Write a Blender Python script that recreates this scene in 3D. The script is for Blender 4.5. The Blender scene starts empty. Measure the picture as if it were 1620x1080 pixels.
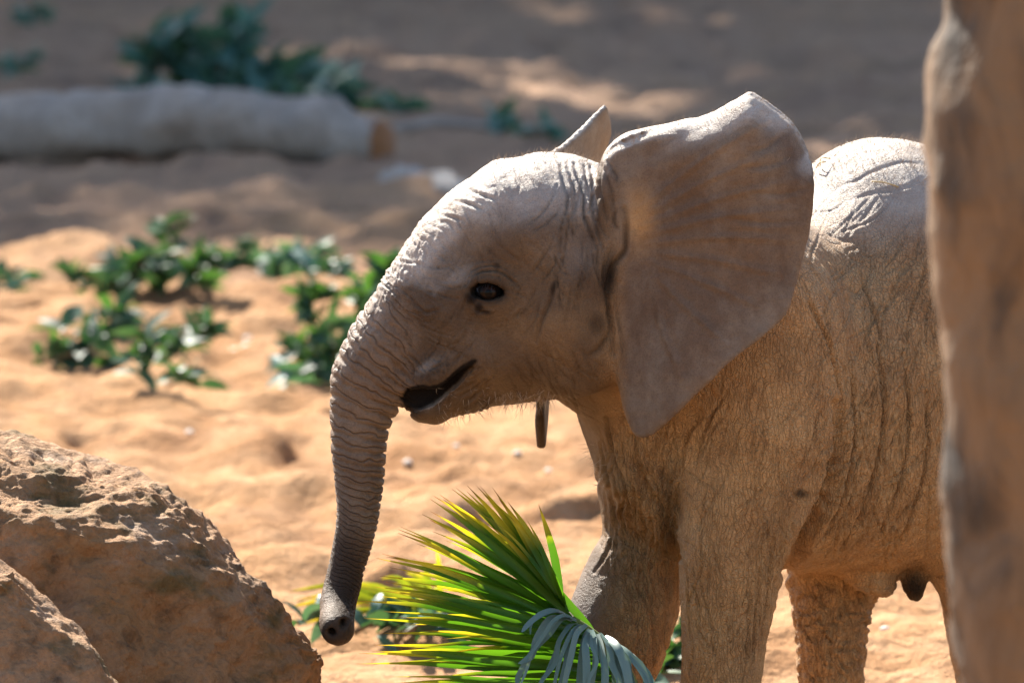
import bpy, bmesh, math, random
import numpy as np
from mathutils import Vector, Matrix

# ------------------------------------------------------------------ camera, light, exposure
scene = bpy.context.scene
COL = scene.collection
CAM_Y, CAM_Z = -14.0, 2.1
FPX = 14000.0                       # focal length in photo pixels (1620 wide)
HORIZON = -780.0                    # photo row of the horizon (well above the frame)
PITCH = math.atan((540 - HORIZON) / FPX)
cam_d = bpy.data.cameras.new('camera')
cam = bpy.data.objects.new('camera', cam_d); COL.objects.link(cam)
cam.location = (0, CAM_Y, CAM_Z)
cam.rotation_euler = (math.pi / 2 - PITCH, 0, 0)
cam_d.sensor_width = 36.0
cam_d.lens = 36.0 * FPX / 1620.0
cam_d.clip_start, cam_d.clip_end = 0.5, 2000
cam_d.dof.use_dof = True
cam_d.dof.focus_distance = 13.74
cam_d.dof.aperture_fstop = 7.6
scene.camera = cam

SUN = Vector((-0.31, 0.69, 0.65)).normalized()
sun_el = math.asin(SUN.z)
world = bpy.data.worlds.new('World'); scene.world = world
world.use_nodes = True
wn = world.node_tree.nodes; wl = world.node_tree.links
bg = wn['Background']; bg.inputs['Strength'].default_value = 0.075
sky = wn.new('ShaderNodeTexSky'); sky.sky_type = 'NISHITA'; sky.sun_disc = False
sky.sun_elevation = sun_el
sky.sun_rotation = math.atan2(SUN.x, SUN.y)
wl.new(sky.outputs[0], bg.inputs['Color'])
sd = bpy.data.lights.new('sun', 'SUN'); sd.energy = 5.0; sd.angle = math.radians(0.55); sd.color = (1.0, 0.93, 0.82)
sun = bpy.data.objects.new('sun', sd); COL.objects.link(sun)
sun.rotation_euler = (-SUN).to_track_quat('-Z', 'Y').to_euler()
sun.location = SUN * 60
scene.view_settings.view_transform = 'Standard'
scene.view_settings.look = 'None'
scene.view_settings.gamma = 1.0
scene.view_settings.exposure = 1.92
scene.render.engine = 'CYCLES'
scene.cycles.use_denoising = True
scene.cycles.max_bounces = 8
scene.cycles.diffuse_bounces = 4

# ------------------------------------------------------------------ helpers
CP, SP = math.cos(PITCH), math.sin(PITCH)
def P(px, py, Y):
    """point on the vertical plane y = Y seen at photo pixel (px, py)"""
    a, b = (px - 810) / FPX, (540 - py) / FPX
    d = np.array([a, CP + b * SP, -SP + b * CP])
    t = (Y - CAM_Y) / d[1]
    return np.array([0, CAM_Y, CAM_Z]) + d * t
def G(px, py, z=0.0):
    """point on the ground (height z) seen at photo pixel"""
    a, b = (px - 810) / FPX, (540 - py) / FPX
    d = np.array([a, CP + b * SP, -SP + b * CP])
    t = (z - CAM_Z) / d[2]
    return np.array([0, CAM_Y, CAM_Z]) + d * t
def S(npx, Y):
    return npx * (Y - CAM_Y) / FPX
def project(v):
    v = np.asarray(v)
    x, y, z = v[..., 0], v[..., 1] - CAM_Y, v[..., 2] - CAM_Z
    fw = y * CP - z * SP
    up = y * SP + z * CP
    return 810 + FPX * x / fw, 540 - FPX * up / fw
def catmull(pts, n=8, closed=False):
    p = np.asarray(pts, float); out = []
    m = len(p); rng_ = range(m if closed else m - 1)
    for i in rng_:
        if closed:
            a, b, c, d = p[(i-1) % m], p[i], p[(i+1) % m], p[(i+2) % m]
        else:
            a, b, c, d = p[max(i-1, 0)], p[i], p[i+1], p[min(i+2, m-1)]
        for k in range(n):
            t = k / n
            out.append(0.5 * ((2*b) + (c-a)*t + (2*a-5*b+4*c-d)*t*t + (3*b-a-3*c+d)*t**3))
    if not closed: out.append(p[-1])
    return np.array(out)
_pr = np.random.RandomState(7)
_perm = _pr.permutation(256).astype(np.int32); _perm = np.concatenate([_perm, _perm, _perm])
_grad = _pr.normal(size=(256, 3)).astype(np.float32); _grad /= np.linalg.norm(_grad, axis=1)[:, None]
def perlin(p):
    p = np.asarray(p, np.float32); i = np.floor(p).astype(np.int32); f = p - i; i &= 255
    u = f*f*f*(f*(f*6-15)+10); r = 0
    for dx in (0, 1):
        wx = u[:, 0] if dx else 1-u[:, 0]
        for dy in (0, 1):
            wy = u[:, 1] if dy else 1-u[:, 1]
            for dz in (0, 1):
                wz = u[:, 2] if dz else 1-u[:, 2]
                g = _grad[_perm[_perm[_perm[(i[:, 0]+dx) & 255] + ((i[:, 1]+dy) & 255)] + ((i[:, 2]+dz) & 255)]]
                r = r + wx*wy*wz*((f[:, 0]-dx)*g[:, 0]+(f[:, 1]-dy)*g[:, 1]+(f[:, 2]-dz)*g[:, 2])
    return r * 1.5
def fbm(p, oct=4, lac=2.0, gain=0.5):
    r = 0; a = 1.0; p = np.asarray(p, np.float32)
    for o in range(oct):
        r = r + a * perlin(p + 17.3 * o); a *= gain; p = p * lac
    return r
def seg_dist2(qx, qy, poly):
    """distance from many 2D points to a polyline, and the running length at the foot"""
    best = np.full(np.shape(qx), 1e9, np.float32); bs = np.zeros(np.shape(qx), np.float32); L = 0.0
    for (ax, ay), (bx, by) in zip(poly[:-1], poly[1:]):
        dx, dy = bx-ax, by-ay; l2 = dx*dx+dy*dy+1e-12
        t = np.clip(((qx-ax)*dx+(qy-ay)*dy)/l2, 0, 1)
        d = np.hypot(qx-ax-t*dx, qy-ay-t*dy)
        m = d < best
        best = np.where(m, d, best); bs = np.where(m, L+t*math.sqrt(l2), bs); L += math.sqrt(l2)
    return best, bs, L
def inside_poly(qx, qy, poly):
    ins = np.zeros(np.shape(qx), bool); n = len(poly)
    for i in range(n):
        (x1, y1), (x2, y2) = poly[i], poly[(i+1) % n]
        if y1 == y2: continue
        c = ((y1 > qy) != (y2 > qy)) & (qx < (x2-x1)*(qy-y1)/(y2-y1)+x1)
        ins ^= c
    return ins
def smooth01(e0, e1, x):
    t = np.clip((x-e0)/(e1-e0), 0, 1); return t*t*(3-2*t)

# materials -----------------------------------------------------------------
def newmat(name):
    m = bpy.data.materials.new(name); m.use_nodes = True
    nt = m.node_tree; b = nt.nodes['Principled BSDF']
    return m, nt, b
class NT:
    """small node-building helper"""
    def __init__(s, nt): s.nt = nt; s.n = nt.nodes; s.l = nt.links
    def add(s, t, **kw):
        n = s.n.new(t)
        for k, v in kw.items(): setattr(n, k, v)
        return n
    def put(s, sock, v):
        if isinstance(v, bpy.types.NodeSocket): s.l.new(v, sock)
        elif isinstance(v, (tuple, list)) and len(v) == 3 and sock.type == 'RGBA': sock.default_value = (*v, 1)
        else: sock.default_value = v
    def math(s, op, a, b=0.0, c=None, clamp=False):
        n = s.add('ShaderNodeMath', operation=op, use_clamp=clamp); s.put(n.inputs[0], a); s.put(n.inputs[1], b)
        if c is not None: s.put(n.inputs[2], c)
        return n.outputs[0]
    def mix(s, f, a, b, blend='MIX'):
        n = s.add('ShaderNodeMix', data_type='RGBA', blend_type=blend); s.put(n.inputs[0], f); s.put(n.inputs[6], a); s.put(n.inputs[7], b)
        return n.outputs[2]
    def noise(s, vec, scale, detail=4, rough=0.55, dist=0.0):
        n = s.add('ShaderNodeTexNoise'); n.inputs['Scale'].default_value = scale; n.inputs['Detail'].default_value = detail
        n.inputs['Roughness'].default_value = rough; n.inputs['Distortion'].default_value = dist
        if vec is not None: s.l.new(vec, n.inputs['Vector'])
        return n.outputs[0]
    def voro(s, vec, scale, feature='DISTANCE_TO_EDGE'):
        n = s.add('ShaderNodeTexVoronoi', feature=feature); n.inputs['Scale'].default_value = scale
        if vec is not None: s.l.new(vec, n.inputs['Vector'])
        return n.outputs['Distance']
    def ramp(s, f, stops):
        n = s.add('ShaderNodeValToRGB'); e = n.color_ramp.elements
        while len(e) < len(stops): e.new(0.5)
        for q, (p, c) in zip(e, stops):
            q.position = p; q.color = (*c, 1) if not np.isscalar(c) else (c, c, c, 1)
        s.put(n.inputs[0], f); return n.outputs[0]
    def maprange(s, v, a, b, c=0.0, d=1.0):
        n = s.add('ShaderNodeMapRange'); s.put(n.inputs[0], v)
        for i, q in enumerate((a, b, c, d)): n.inputs[i+1].default_value = q
        return n.outputs[0]
    def mapping(s, vec, scale=(1, 1, 1), rot=(0, 0, 0)):
        n = s.add('ShaderNodeMapping'); s.l.new(vec, n.inputs[0]); n.inputs['Scale'].default_value = scale; n.inputs['Rotation'].default_value = rot
        return n.outputs[0]
    def coord(s, which='Object'): return s.add('ShaderNodeTexCoord').outputs[which]
    def attr(s, name, out='Fac'): return s.add('ShaderNodeAttribute', attribute_name=name).outputs[out]
    def bump(s, h, strength=1.0, dist=0.01, normal=None):
        n = s.add('ShaderNodeBump'); n.inputs['Strength'].default_value = strength; n.inputs['Distance'].default_value = dist
        s.put(n.inputs['Height'], h)
        if normal is not None: s.l.new(normal, n.inputs['Normal'])
        return n.outputs[0]

def link(name, me, mat=None, parent=None):
    o = bpy.data.objects.new(name, me); COL.objects.link(o)
    if mat is not None and not me.materials: me.materials.append(mat)
    if parent is not None: o.parent = parent
    return o
def mesh_np(name, verts, faces, smooth=True):
    """faces: (n,4) or (n,3) int array"""
    me = bpy.data.meshes.new(name)
    verts = np.asarray(verts, np.float32); faces = np.asarray(faces, np.int32)
    k = faces.shape[1]
    me.vertices.add(len(verts)); me.vertices.foreach_set('co', verts.ravel())
    me.loops.add(faces.size); me.loops.foreach_set('vertex_index', faces.ravel())
    me.polygons.add(len(faces)); me.polygons.foreach_set('loop_start', np.arange(0, faces.size, k, dtype=np.int32))
    me.update(calc_edges=True)
    me.polygons.foreach_set('use_smooth', np.full(len(faces), smooth))
    me.validate()
    return me
def tag(o, label=None, cat=None, group=None, kind=None):
    if label: o['label'] = label
    if cat: o['category'] = cat
    if group: o['group'] = group
    if kind: o['kind'] = kind
    return o
def empty(name, loc):
    o = bpy.data.objects.new(name, None); COL.objects.link(o); o.location = loc; o.empty_display_size = 0.1
    return o

# ------------------------------------------------------------------ ground
rng = random.Random(11)
def ground_h(x, y):
    x = np.asarray(x, float); y = np.asarray(y, float); sh = x.shape
    p = np.stack([x.ravel(), y.ravel(), 0*x.ravel()], 1)
    amp = np.clip((y.ravel()-.9)/1.5, 0.12, 1)           # trodden flat round the calf
    h = amp*(.045*perlin(p*np.array([.75, .5, 1]))+.034*perlin(p*np.array([2.1, 1.5, 1])+9)+.040*fbm(p*np.array([5, 3.0, 1])+3, 6))
    # wheel ruts and drag marks running across the yard
    w = .5*perlin(p*.35+40)
    r = np.sin((p[:, 1]*.9+.22*p[:, 0]+w*2.2)*2*math.pi/.95)
    h = h+amp*(.030*np.clip(r, -.4, 1)+.010*np.sin((p[:, 1]*1.1-.12*p[:, 0]+w*3)*2*math.pi/.31))
    # trampled dents
    q = p*np.array([3.3, 2.6, 1])+31; n = perlin(q)
    h = h-amp*.045*smooth01(.28, .5, n)
    h = h*np.interp(np.abs(p[:, 0]), [0, 30, 60], [1, 1, 3])
    return h.reshape(sh)
xs = np.concatenate([-np.geomspace(420, 3.2, 26), np.arange(-3.1, 3.1, .022), np.geomspace(3.2, 420, 26)])
ys = np.concatenate([-np.geomspace(60, 1.2, 22), np.arange(-1.1, 8, .020), np.arange(8, 16, .028), np.arange(16, 30, .042), np.geomspace(30.1, 900, 50)])
GX, GY = np.meshgrid(xs, ys, indexing='ij')
GZ = ground_h(GX, GY)
nx_, ny_ = GX.shape
idx = np.arange(nx_*ny_).reshape(nx_, ny_)
gq = np.stack([idx[:-1, :-1], idx[1:, :-1], idx[1:, 1:], idx[:-1, 1:]], -1).reshape(-1, 4)
m, nt, b = newmat('sand'); k = NT(nt); co = k.coord('Object')
n1 = k.noise(k.mapping(co, (1, .6, 1)), 1.1, 6, .6); n2 = k.noise(co, 7, 6, .65); n3 = k.noise(co, 60, 4, .7)
c = k.mix(k.maprange(n1, .38, .66), (.42, .232, .110), (.28, .138, .060))
c = k.mix(k.maprange(n2, .42, .68, 0, .8), c, (.49, .30, .165))
c = k.mix(k.maprange(k.noise(co, 2.6, 5, .6), .52, .68, 0, .7), c, (.17, .082, .038))
c = k.mix(k.maprange(n3, .3, .7, 0, .5), c, k.mix(1.0, c, (.62, .6, .58), 'MULTIPLY'))
sx = k.add('ShaderNodeSeparateXYZ'); nt.links.new(co, sx.inputs[0])
farf = k.maprange(k.math('ADD', sx.outputs[1], k.math('MULTIPLY', n1, 5.0)), 11.5, 15.5, 0, .38)     # greyer mix towards the far ground
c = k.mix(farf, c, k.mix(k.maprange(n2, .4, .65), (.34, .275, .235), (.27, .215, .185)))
nt.links.new(c, b.inputs['Base Color']); b.inputs['Roughness'].default_value = .95; b.inputs['Specular IOR Level'].default_value = .08
h = k.math('ADD', k.math('MULTIPLY', k.noise(co, 24, 5, .65), 1.0), k.math('MULTIPLY', n3, .35))
nt.links.new(k.bump(h, .9, .035), b.inputs['Normal'])
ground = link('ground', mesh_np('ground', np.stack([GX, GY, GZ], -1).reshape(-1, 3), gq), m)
ground['kind'] = 'structure'
def gh(x, y): return float(ground_h(np.array([x]), np.array([y]))[0])
def GP(px_, py_):
    p = G(px_, py_); p = G(px_, py_, gh(p[0], p[1])); p[2] = gh(p[0], p[1]); return p

# ------------------------------------------------------------------ shared builders
def tube_mesh(path, radii, nseg=16, jitter=0.0, seed=0, squash=1.0, cap=True):
    """a tapered tube through 3D points, with uneven girth"""
    path = np.asarray(path, float); radii = np.asarray(radii, float); n = len(path)
    tan = np.gradient(path, axis=0); tan /= np.linalg.norm(tan, axis=1)[:, None]
    ref = np.array([0, 0, 1.]) if abs(tan[0][2]) < .8 else np.array([0, 1., 0])
    vs = []
    for i in range(n):
        u = np.cross(tan[i], ref); u /= np.linalg.norm(u); v = np.cross(u, tan[i]); ref = v
        a_ = np.arange(nseg)/nseg*2*math.pi
        vs.append(path[i]+radii[i]*(np.cos(a_)[:, None]*u+squash*np.sin(a_)[:, None]*v))
    vs = np.concatenate(vs)
    if jitter:
        cen = np.repeat(path, nseg, 0); nrm_ = vs-cen; ln = np.linalg.norm(nrm_, axis=1)[:, None]
        vs = vs+nrm_/np.maximum(ln, 1e-6)*(jitter*fbm(vs/np.max(radii)*.9+seed*7.7, 4))[:, None]
    fs = []
    for i in range(n-1):
        for j in range(nseg):
            j2 = (j+1) % nseg; fs.append((i*nseg+j, i*nseg+j2, (i+1)*nseg+j2, (i+1)*nseg+j))
    if cap:
        for e, o_ in ((0, 1), (n-1, 0)):
            c_ = len(vs); vs = np.vstack([vs, path[e]])
            for j in range(nseg):
                j2 = (j+1) % nseg; t_ = (e*nseg+j, e*nseg+j2)
                fs.append((t_[1], t_[0], c_, c_) if o_ else (t_[0], t_[1], c_, c_))
    me_ = bpy.data.meshes.new('tube'); me_.from_pydata([tuple(v) for v in vs], [], [tuple(dict.fromkeys(f)) for f in fs])
    me_.polygons.foreach_set('use_smooth', np.ones(len(me_.polygons), bool)); me_.update()
    return me_

def bark_material(name, c1, c2, c3, scale=1.0, bump=.02):
    m, nt, b = newmat(name); k = NT(nt); co = k.coord('Object')
    n1 = k.noise(k.mapping(co, (1, 1, .35)), 5*scale, 6, .6); n2 = k.noise(co, 22*scale, 5, .65)
    c = k.mix(k.maprange(n1, .38, .62), c1, c2); c = k.mix(k.maprange(n2, .5, .7, 0, .8), c, c3)
    nt.links.new(c, b.inputs['Base Color']); b.inputs['Roughness'].default_value = .85; b.inputs['Specular IOR Level'].default_value = .2
    nt.links.new(k.bump(k.math('ADD', n1, k.math('MULTIPLY', n2, .5)), .8, bump), b.inputs['Normal'])
    return m
def leaf_material(name, c1, c2, rough=.38, trans=.35, tip=None):
    """thin leaf: diffuse and gloss on top, light through the blade"""
    m = bpy.data.materials.new(name); m.use_nodes = True; nt = m.node_tree; k = NT(nt)
    b = nt.nodes['Principled BSDF']; out = nt.nodes['Material Output']
    oi = k.add('ShaderNodeObjectInfo').outputs['Random']
    n_ = k.noise(k.coord('Object'), 9, 3)
    c = k.mix(k.math('ADD', k.math('MULTIPLY', oi, .6), k.math('MULTIPLY', n_, .4)), c1, c2)
    if tip is not None: c = tip(k, c)
    nt.links.new(c, b.inputs['Base Color']); b.inputs['Roughness'].default_value = rough; b.inputs['Specular IOR Level'].default_value = .3
    t = k.add('ShaderNodeBsdfTranslucent'); nt.links.new(k.mix(1.0, c, (1.35, 1.3, .5), 'MULTIPLY'), t.inputs['Color'])
    mx = k.add('ShaderNodeMixShader'); mx.inputs[0].default_value = trans
    nt.links.new(b.outputs[0], mx.inputs[1]); nt.links.new(t.outputs[0], mx.inputs[2]); nt.links.new(mx.outputs[0], out.inputs['Surface'])
    return m

# ------------------------------------------------------------------ trees beyond the yard: they cast the shade over the far sand
M_bark = bark_material('tree_bark', (.16, .12, .09), (.24, .19, .15), (.09, .07, .055))
M_leafT = leaf_material('tree_leaves', (.035, .075, .022), (.07, .12, .035), .5, .3)
holes = [(500, 90, 150, 19), (830, 150, 175, 34), (700, 118, 120, 18), (1160, 112, 90, 12), (1330, 245, 70, 26), (1020, 165, 110, 20), (600, 185, 90, 12), (300, 300, 60, 8), (150, 420, 170, 26), (480, 436, 90, 16)]
SH = np.array([-SUN.x/SUN.z, -SUN.y/SUN.z])
def in_holes(p):
    g = np.stack([p[:, 0]+SH[0]*p[:, 2], p[:, 1]+SH[1]*p[:, 2], 0*p[:, 0]], 1)
    hx, hy = project(g); r = np.zeros(len(p), bool)
    wob = 1+.5*perlin(np.stack([hx*.012, hy*.05, 0*hx], 1))
    for a_, b_, ra, rb in holes: r |= ((hx-a_)/ra)**2+((hy-b_)/rb)**2 < wob
    return r
def shade_tree(tx, ty, z, rad, seed, label):
    """crown whose shadow falls round (tx, ty)"""
    rs = np.random.RandomState(seed); c0 = np.array([tx-SH[0]*z, ty-SH[1]*z, z])
    bx, by = c0[0]-.6*math.sin(seed), max(c0[1]+.5*math.cos(seed*2.1), 28.4)
    root = empty('shade_tree', (bx, by, gh(bx, by)))
    tag(root, label, 'tree', 'trees beyond the sandy yard')
    path = catmull([(bx, by, -.1), (bx+.1, by, z*.3), (bx*.6+c0[0]*.4, by*.6+c0[1]*.4, z*.62), (*c0[:2], z)], 5)
    tm = tube_mesh(path-np.array(root.location), np.linspace(.30, .07, len(path)), 10, .03, seed); link('trunk', tm, M_bark, root)
    for q in range(5):
        a_ = rs.uniform(0, 6.28); s_ = path[int(len(path)*.62)+q % 3]; e_ = c0+np.array([math.cos(a_)*rad*.75, math.sin(a_)*rad*.75, rs.uniform(-.6, 1.2)])
        lp = catmull([s_, (s_+e_)/2+np.array([0, 0, -.3]), e_], 4); link('limb', tube_mesh(lp-np.array(root.location), np.linspace(.10, .025, len(lp)), 7, .01, q), M_bark, root)
    cl = rs.normal(size=(70, 3)); cl /= np.linalg.norm(cl, axis=1)[:, None]; cl *= rs.uniform(.25, 1, (70, 1))**.5*np.array([rad, rad, rad*.62]); 
    n = 3800; p = cl[rs.randint(0, 70, n)]+rs.normal(size=(n, 3))*.42+c0
    p = p[~in_holes(p) | (rs.rand(len(p)) < .14)]; n = len(p)
    d1 = rs.normal(size=(n, 3)); d1[:, 2] *= .5; d1 /= np.linalg.norm(d1, axis=1)[:, None]; d2 = np.cross(d1, rs.normal(size=(n, 3))); d2 /= np.linalg.norm(d2, axis=1)[:, None]
    l = rs.uniform(.16, .30, (n, 1)); w = l*.42
    vs = np.stack([p-d1*l, p-d2*w*.8, p+d1*l, p+d2*w*.8], 1).reshape(-1, 3)-np.array(root.location)
    cr = link('crown', mesh_np('crown', vs, np.arange(4*n).reshape(-1, 4), False), M_leafT, root); cr['kind'] = 'stuff'
TL = 'leafy broad crowned tree standing beyond the far edge of the sandy yard'
for i, (tx, ty, z, rad) in enumerate([(-2.6, 14.2, 12, 2.9), (1.2, 14.6, 12, 2.9), (4.6, 14.0, 12, 3.0), (-.9, 18.6, 12.4, 3.0), (3.0, 19.0, 12.2, 3.0), (-4.2, 19.2, 12, 2.9), (-3.4, 23.4, 12.5, 3.1), (.6, 23.8, 12, 3.2), (4.6, 23.6, 12.2, 3.1), (-2.0, 28.6, 12, 3.3), (2.4, 28.8, 12.2, 3.3), (6.2, 28, 12, 3.2)]):
    shade_tree(tx, ty, z, rad, 50+i, TL)
# ------------------------------------------------------------------ the elephant calf
import openvdb
HG = 0.006
EB0 = np.array([-0.38, -0.56, -0.012]); EB1 = np.array([1.22, 0.92, 1.26])
NG = np.ceil((EB1-EB0)/HG).astype(int)+1
VOL = np.full(NG, 0.2, np.float32)
AX = [(EB0[i]+HG*np.arange(NG[i])).astype(np.float32) for i in range(3)]
def box(lo, hi):
    a = np.clip(np.floor((np.asarray(lo)-EB0)/HG).astype(int), 0, NG); b = np.clip(np.ceil((np.asarray(hi)-EB0)/HG).astype(int)+1, 0, NG)
    sl = tuple(slice(a[i], b[i]) for i in range(3))
    return sl, AX[0][sl[0]][:, None, None], AX[1][sl[1]][None, :, None], AX[2][sl[2]][None, None, :]
def smin(a, b, k):
    h = np.clip(0.5+0.5*(b-a)/k, 0, 1); return b*(1-h)+a*h-k*h*(1-h)
def union(sl, f, k): VOL[sl] = smin(VOL[sl], f.astype(np.float32), k)
def carve(sl, f, k): VOL[sl] = -smin(-VOL[sl], f.astype(np.float32), k)
def tube_field(pts, pad=0.08, n=6, sy=1.0):
    q = catmull(pts, n); c, r = q[:, :3], q[:, 3]
    sl, X, Y, Z = box(c.min(0)-r.max()-pad, c.max(0)+r.max()+pad)
    F = np.full(VOL[sl].shape, 0.3, np.float32)
    for i in range(len(c)-1):
        lo = np.minimum(c[i], c[i+1])-max(r[i], r[i+1])-pad; hi = np.maximum(c[i], c[i+1])+max(r[i], r[i+1])+pad
        s2, x, y, z = box(lo, hi)
        loc = tuple(slice(s2[j].start-sl[j].start, s2[j].stop-sl[j].start) for j in range(3))
        d = c[i+1]-c[i]; l2 = float(d@d)+1e-12
        t = np.clip(((x-c[i][0])*d[0]+(y-c[i][1])*d[1]+(z-c[i][2])*d[2])/l2, 0, 1)
        dd = np.sqrt((x-c[i][0]-t*d[0])**2+((y-c[i][1]-t*d[1])/sy)**2+(z-c[i][2]-t*d[2])**2)-(r[i]+t*(r[i+1]-r[i]))
        F[loc] = np.minimum(F[loc], dd)
    return sl, F
def tube(pts, k=0.03, **kw):
    sl, F = tube_field(pts, **kw); union(sl, F, k)
def PT(px, py, Y, rpx): return (*P(px, py, Y), S(rpx, Y))
def ell_field(c, r, pad=0.05, rot=0.0):
    c = np.asarray(c); r = np.asarray(r); R = r.max()
    sl, X, Y, Z = box(c-R-pad, c+R+pad)
    x, y, z = X-c[0], Y-c[1], Z-c[2]
    if rot: x, z = x*math.cos(rot)+z*math.sin(rot), -x*math.sin(rot)+z*math.cos(rot)
    return sl, (np.sqrt((x/r[0])**2+(y/r[1])**2+(z/r[2])**2)-1)*r.min()

HY = -0.15                       # the head's mid plane
# --- torso, turned 40 degrees so that the rump recedes
TH = math.radians(40); FA = np.array([math.cos(TH), math.sin(TH)]); FR = np.array([-math.sin(TH), math.cos(TH)])
BO = np.array([0.272, 0.0])
tt = np.array([-.14, -.09, 0., .12, .25, .38, .50, .62, .74, .84])
zt = np.array([.86, .93, 0.975, .960, .968, 1.085, 1.082, .955, .90, .78])
zb = np.array([.58, .48, .43, .405, .392, .375, .372, .39, .45, .56])
wd = np.array([.06, .12, .205, .25, .268, .278, .272, .25, .20, .12])
sl, X, Y, Z = box([-0.05, -0.45, 0.25], [1.22, 0.9, 1.22])
A = (X-BO[0])*FA[0]+(Y-BO[1])*FA[1]; N = (X-BO[0])*FR[0]+(Y-BO[1])*FR[1]
T = np.clip(A, tt[0], tt[-1]); over = np.maximum(A-tt[-1], 0)+np.maximum(tt[0]-A, 0)
ts = np.linspace(tt[0], tt[-1], 80)
def sm(v):
    w = np.interp(ts, tt, v); w = np.concatenate([[w[0]]*4, w, [w[-1]]*4]); return np.convolve(w, np.ones(9)/9, 'valid')
a = np.interp(T, ts, sm(wd)); top = np.interp(T, ts, sm(zt)); bot = np.interp(T, ts, sm(zb))
zc = bot+(top-bot)*0.45; bb = np.where(Z > zc, top-zc, zc-bot)
# a narrower, ridged back above the ribs
nn = np.abs(N)/a*(1+0.22*np.clip((Z-zc)/(top-zc), 0, 1)**2)
f = (nn**2.3+np.abs((Z-zc)/bb)**2.3)**(1/2.3)-1
f = f*np.minimum(a, bb)+over*2.2
union(sl, f, 0.02); del A, N, T, over, a, top, bot, zc, bb, nn, f
# neck
tube([PT(890, 420, HY+.02, 165), PT(990, 455, HY+.06, 188), PT(1110, 500, -.02, 215)], k=.06)
tube([PT(930, 560, HY+.05, 80), PT(1000, 600, -.05, 95), PT(1050, 640, .02, 120)], k=.05)
# legs
tube([PT(1215, 520, -.10, 120), PT(1200, 640, -.12, 122), PT(1182, 740, -.125, 100)], k=.05)
tube([PT(1194, 690, -.135, 112), PT(1180, 760, -.14, 104), PT(1160, 870, -.14, 86), PT(1149, 960, -.135, 75),
      PT(1142, 1060, -.13, 66), PT(1139, 1160, -.13, 62), PT(1139, 1230, -.13, 66), (*(P(1139, 1280, -.13)[:2]), .055, S(74, -.1))], k=.014)
tube([PT(1245, 600, -.07, 90), PT(1232, 720, -.10, 78), PT(1205, 820, -.125, 60), PT(1178, 920, -.125, 52)], k=.022)
tube([PT(1085, 560, .06, 130), PT(1050, 680, .09, 105), PT(1032, 780, .09, 82), PT(1022, 860, .08, 74), PT(1000, 930, .06, 84), PT(978, 1000, .03, 86),
      PT(950, 1080, 0, 74), PT(915, 1170, -.04, 66), (*(P(898, 1250, -.06)[:2]), .055, S(76, 0))], k=.045)
tube([PT(1385, 700, .30, 150), PT(1345, 840, .30, 100), PT(1320, 920, .28, 76), PT(1316, 990, .27, 62), PT(1316, 1080, .27, 54), PT(1316, 1150, .27, 56),
      (*(P(1316, 1200, .27)[:2]), .05, S(70, .3))], k=.04)
tube([PT(1640, 620, .26, 185), PT(1600, 780, .22, 130), PT(1570, 900, .22, 88), PT(1566, 990, .24, 72), PT(1575, 1080, .27, 62), PT(1585, 1150, .28, 62),
      (*(P(1590, 1220, .28)[:2]), .05, S(76, .3))], k=.05)
# the feet are cut off flat by the ground
tube([PT(1340, 885, .16, 24), PT(1370, 912, .16, 27), PT(1402, 928, .17, 19)], k=.02)
tube([PT(1440, 890, .2, 26), PT(1445, 922, .2, 21), PT(1448, 942, .2, 12)], k=.012)
# tail
tp = np.array([BO[0]+FA[0]*.85, BO[1]+FA[1]*.85])
tube([(tp[0]-.08, tp[1]-.07, .84, .035), (tp[0]+.03, tp[1]+.03, .74, .024), (tp[0]+.06, tp[1]+.05, .55, .014), (tp[0]+.05, tp[1]+.05, .38, .012)], k=.02)

# --- head: the profile outline carried to both sides with its own width at every point
head_out = [(585, 480), (600, 452), (613, 430), (627, 407), (647, 377), (667, 347), (693, 321), (713, 302), (747, 278), (770, 260), (787, 252), (817, 250), (835, 244), (857, 241),
            (890, 242), (920, 247), (960, 266), (1000, 310), (1015, 400), (1000, 500), (965, 575), (935, 605), (905, 622), (870, 631), (830, 636), (800, 640), (774, 643), (766, 648), (743, 654),
            (717, 660), (701, 669), (689, 672), (678, 671), (661, 668), (651, 661), (645, 652), (646, 637), (647, 622), (636, 615), (600, 630), (560, 625), (531, 600), (540, 570), (548, 548), (558, 527), (572, 501)]
hp = catmull(head_out, 4, closed=True)
hp3 = np.array([P(x, y, HY) for x, y in hp]); hpoly = hp3[:, [0, 2]]
sl, X, Y, Z = box([hpoly[:, 0].min()-.06, HY-.3, hpoly[:, 1].min()-.06], [hpoly[:, 0].max()+.06, HY+.3, hpoly[:, 1].max()+.06])
QX, QZ = np.meshgrid(X.ravel(), Z.ravel(), indexing='ij')
dist, _, _ = seg_dist2(QX, QZ, np.vstack([hpoly, hpoly[:1]]))
ins = inside_poly(QX, QZ, hpoly); dist = np.where(ins, dist, -dist)
def blur2(a, r):
    k = np.exp(-0.5*(np.arange(-3*r, 3*r+1)/r)**2); k /= k.sum()
    p = np.pad(a, 3*r, mode='edge')
    p = np.apply_along_axis(lambda v: np.convolve(v, k, 'valid'), 0, p)
    return np.apply_along_axis(lambda v: np.convolve(v, k, 'valid'), 1, p)
ds = blur2(dist, 4); w = smooth01(0.012, 0.05, dist); dist = dist*(1-w)+ds*w
ctrl = [(700, 590, 76), (665, 650, 44), (690, 652, 54), (740, 635, 62), (640, 600, 62), (800, 560, 132), (900, 520, 166), (860, 600, 112), (780, 460, 142), (850, 350, 150), (760, 310, 134),
        (680, 400, 104), (720, 480, 120), (600, 520, 66), (560, 585, 58), (640, 540, 78), (950, 450, 176), (960, 330, 162), (890, 270, 148), (800, 275, 142), (690, 340, 104)]
num = 0; den = 0
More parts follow.
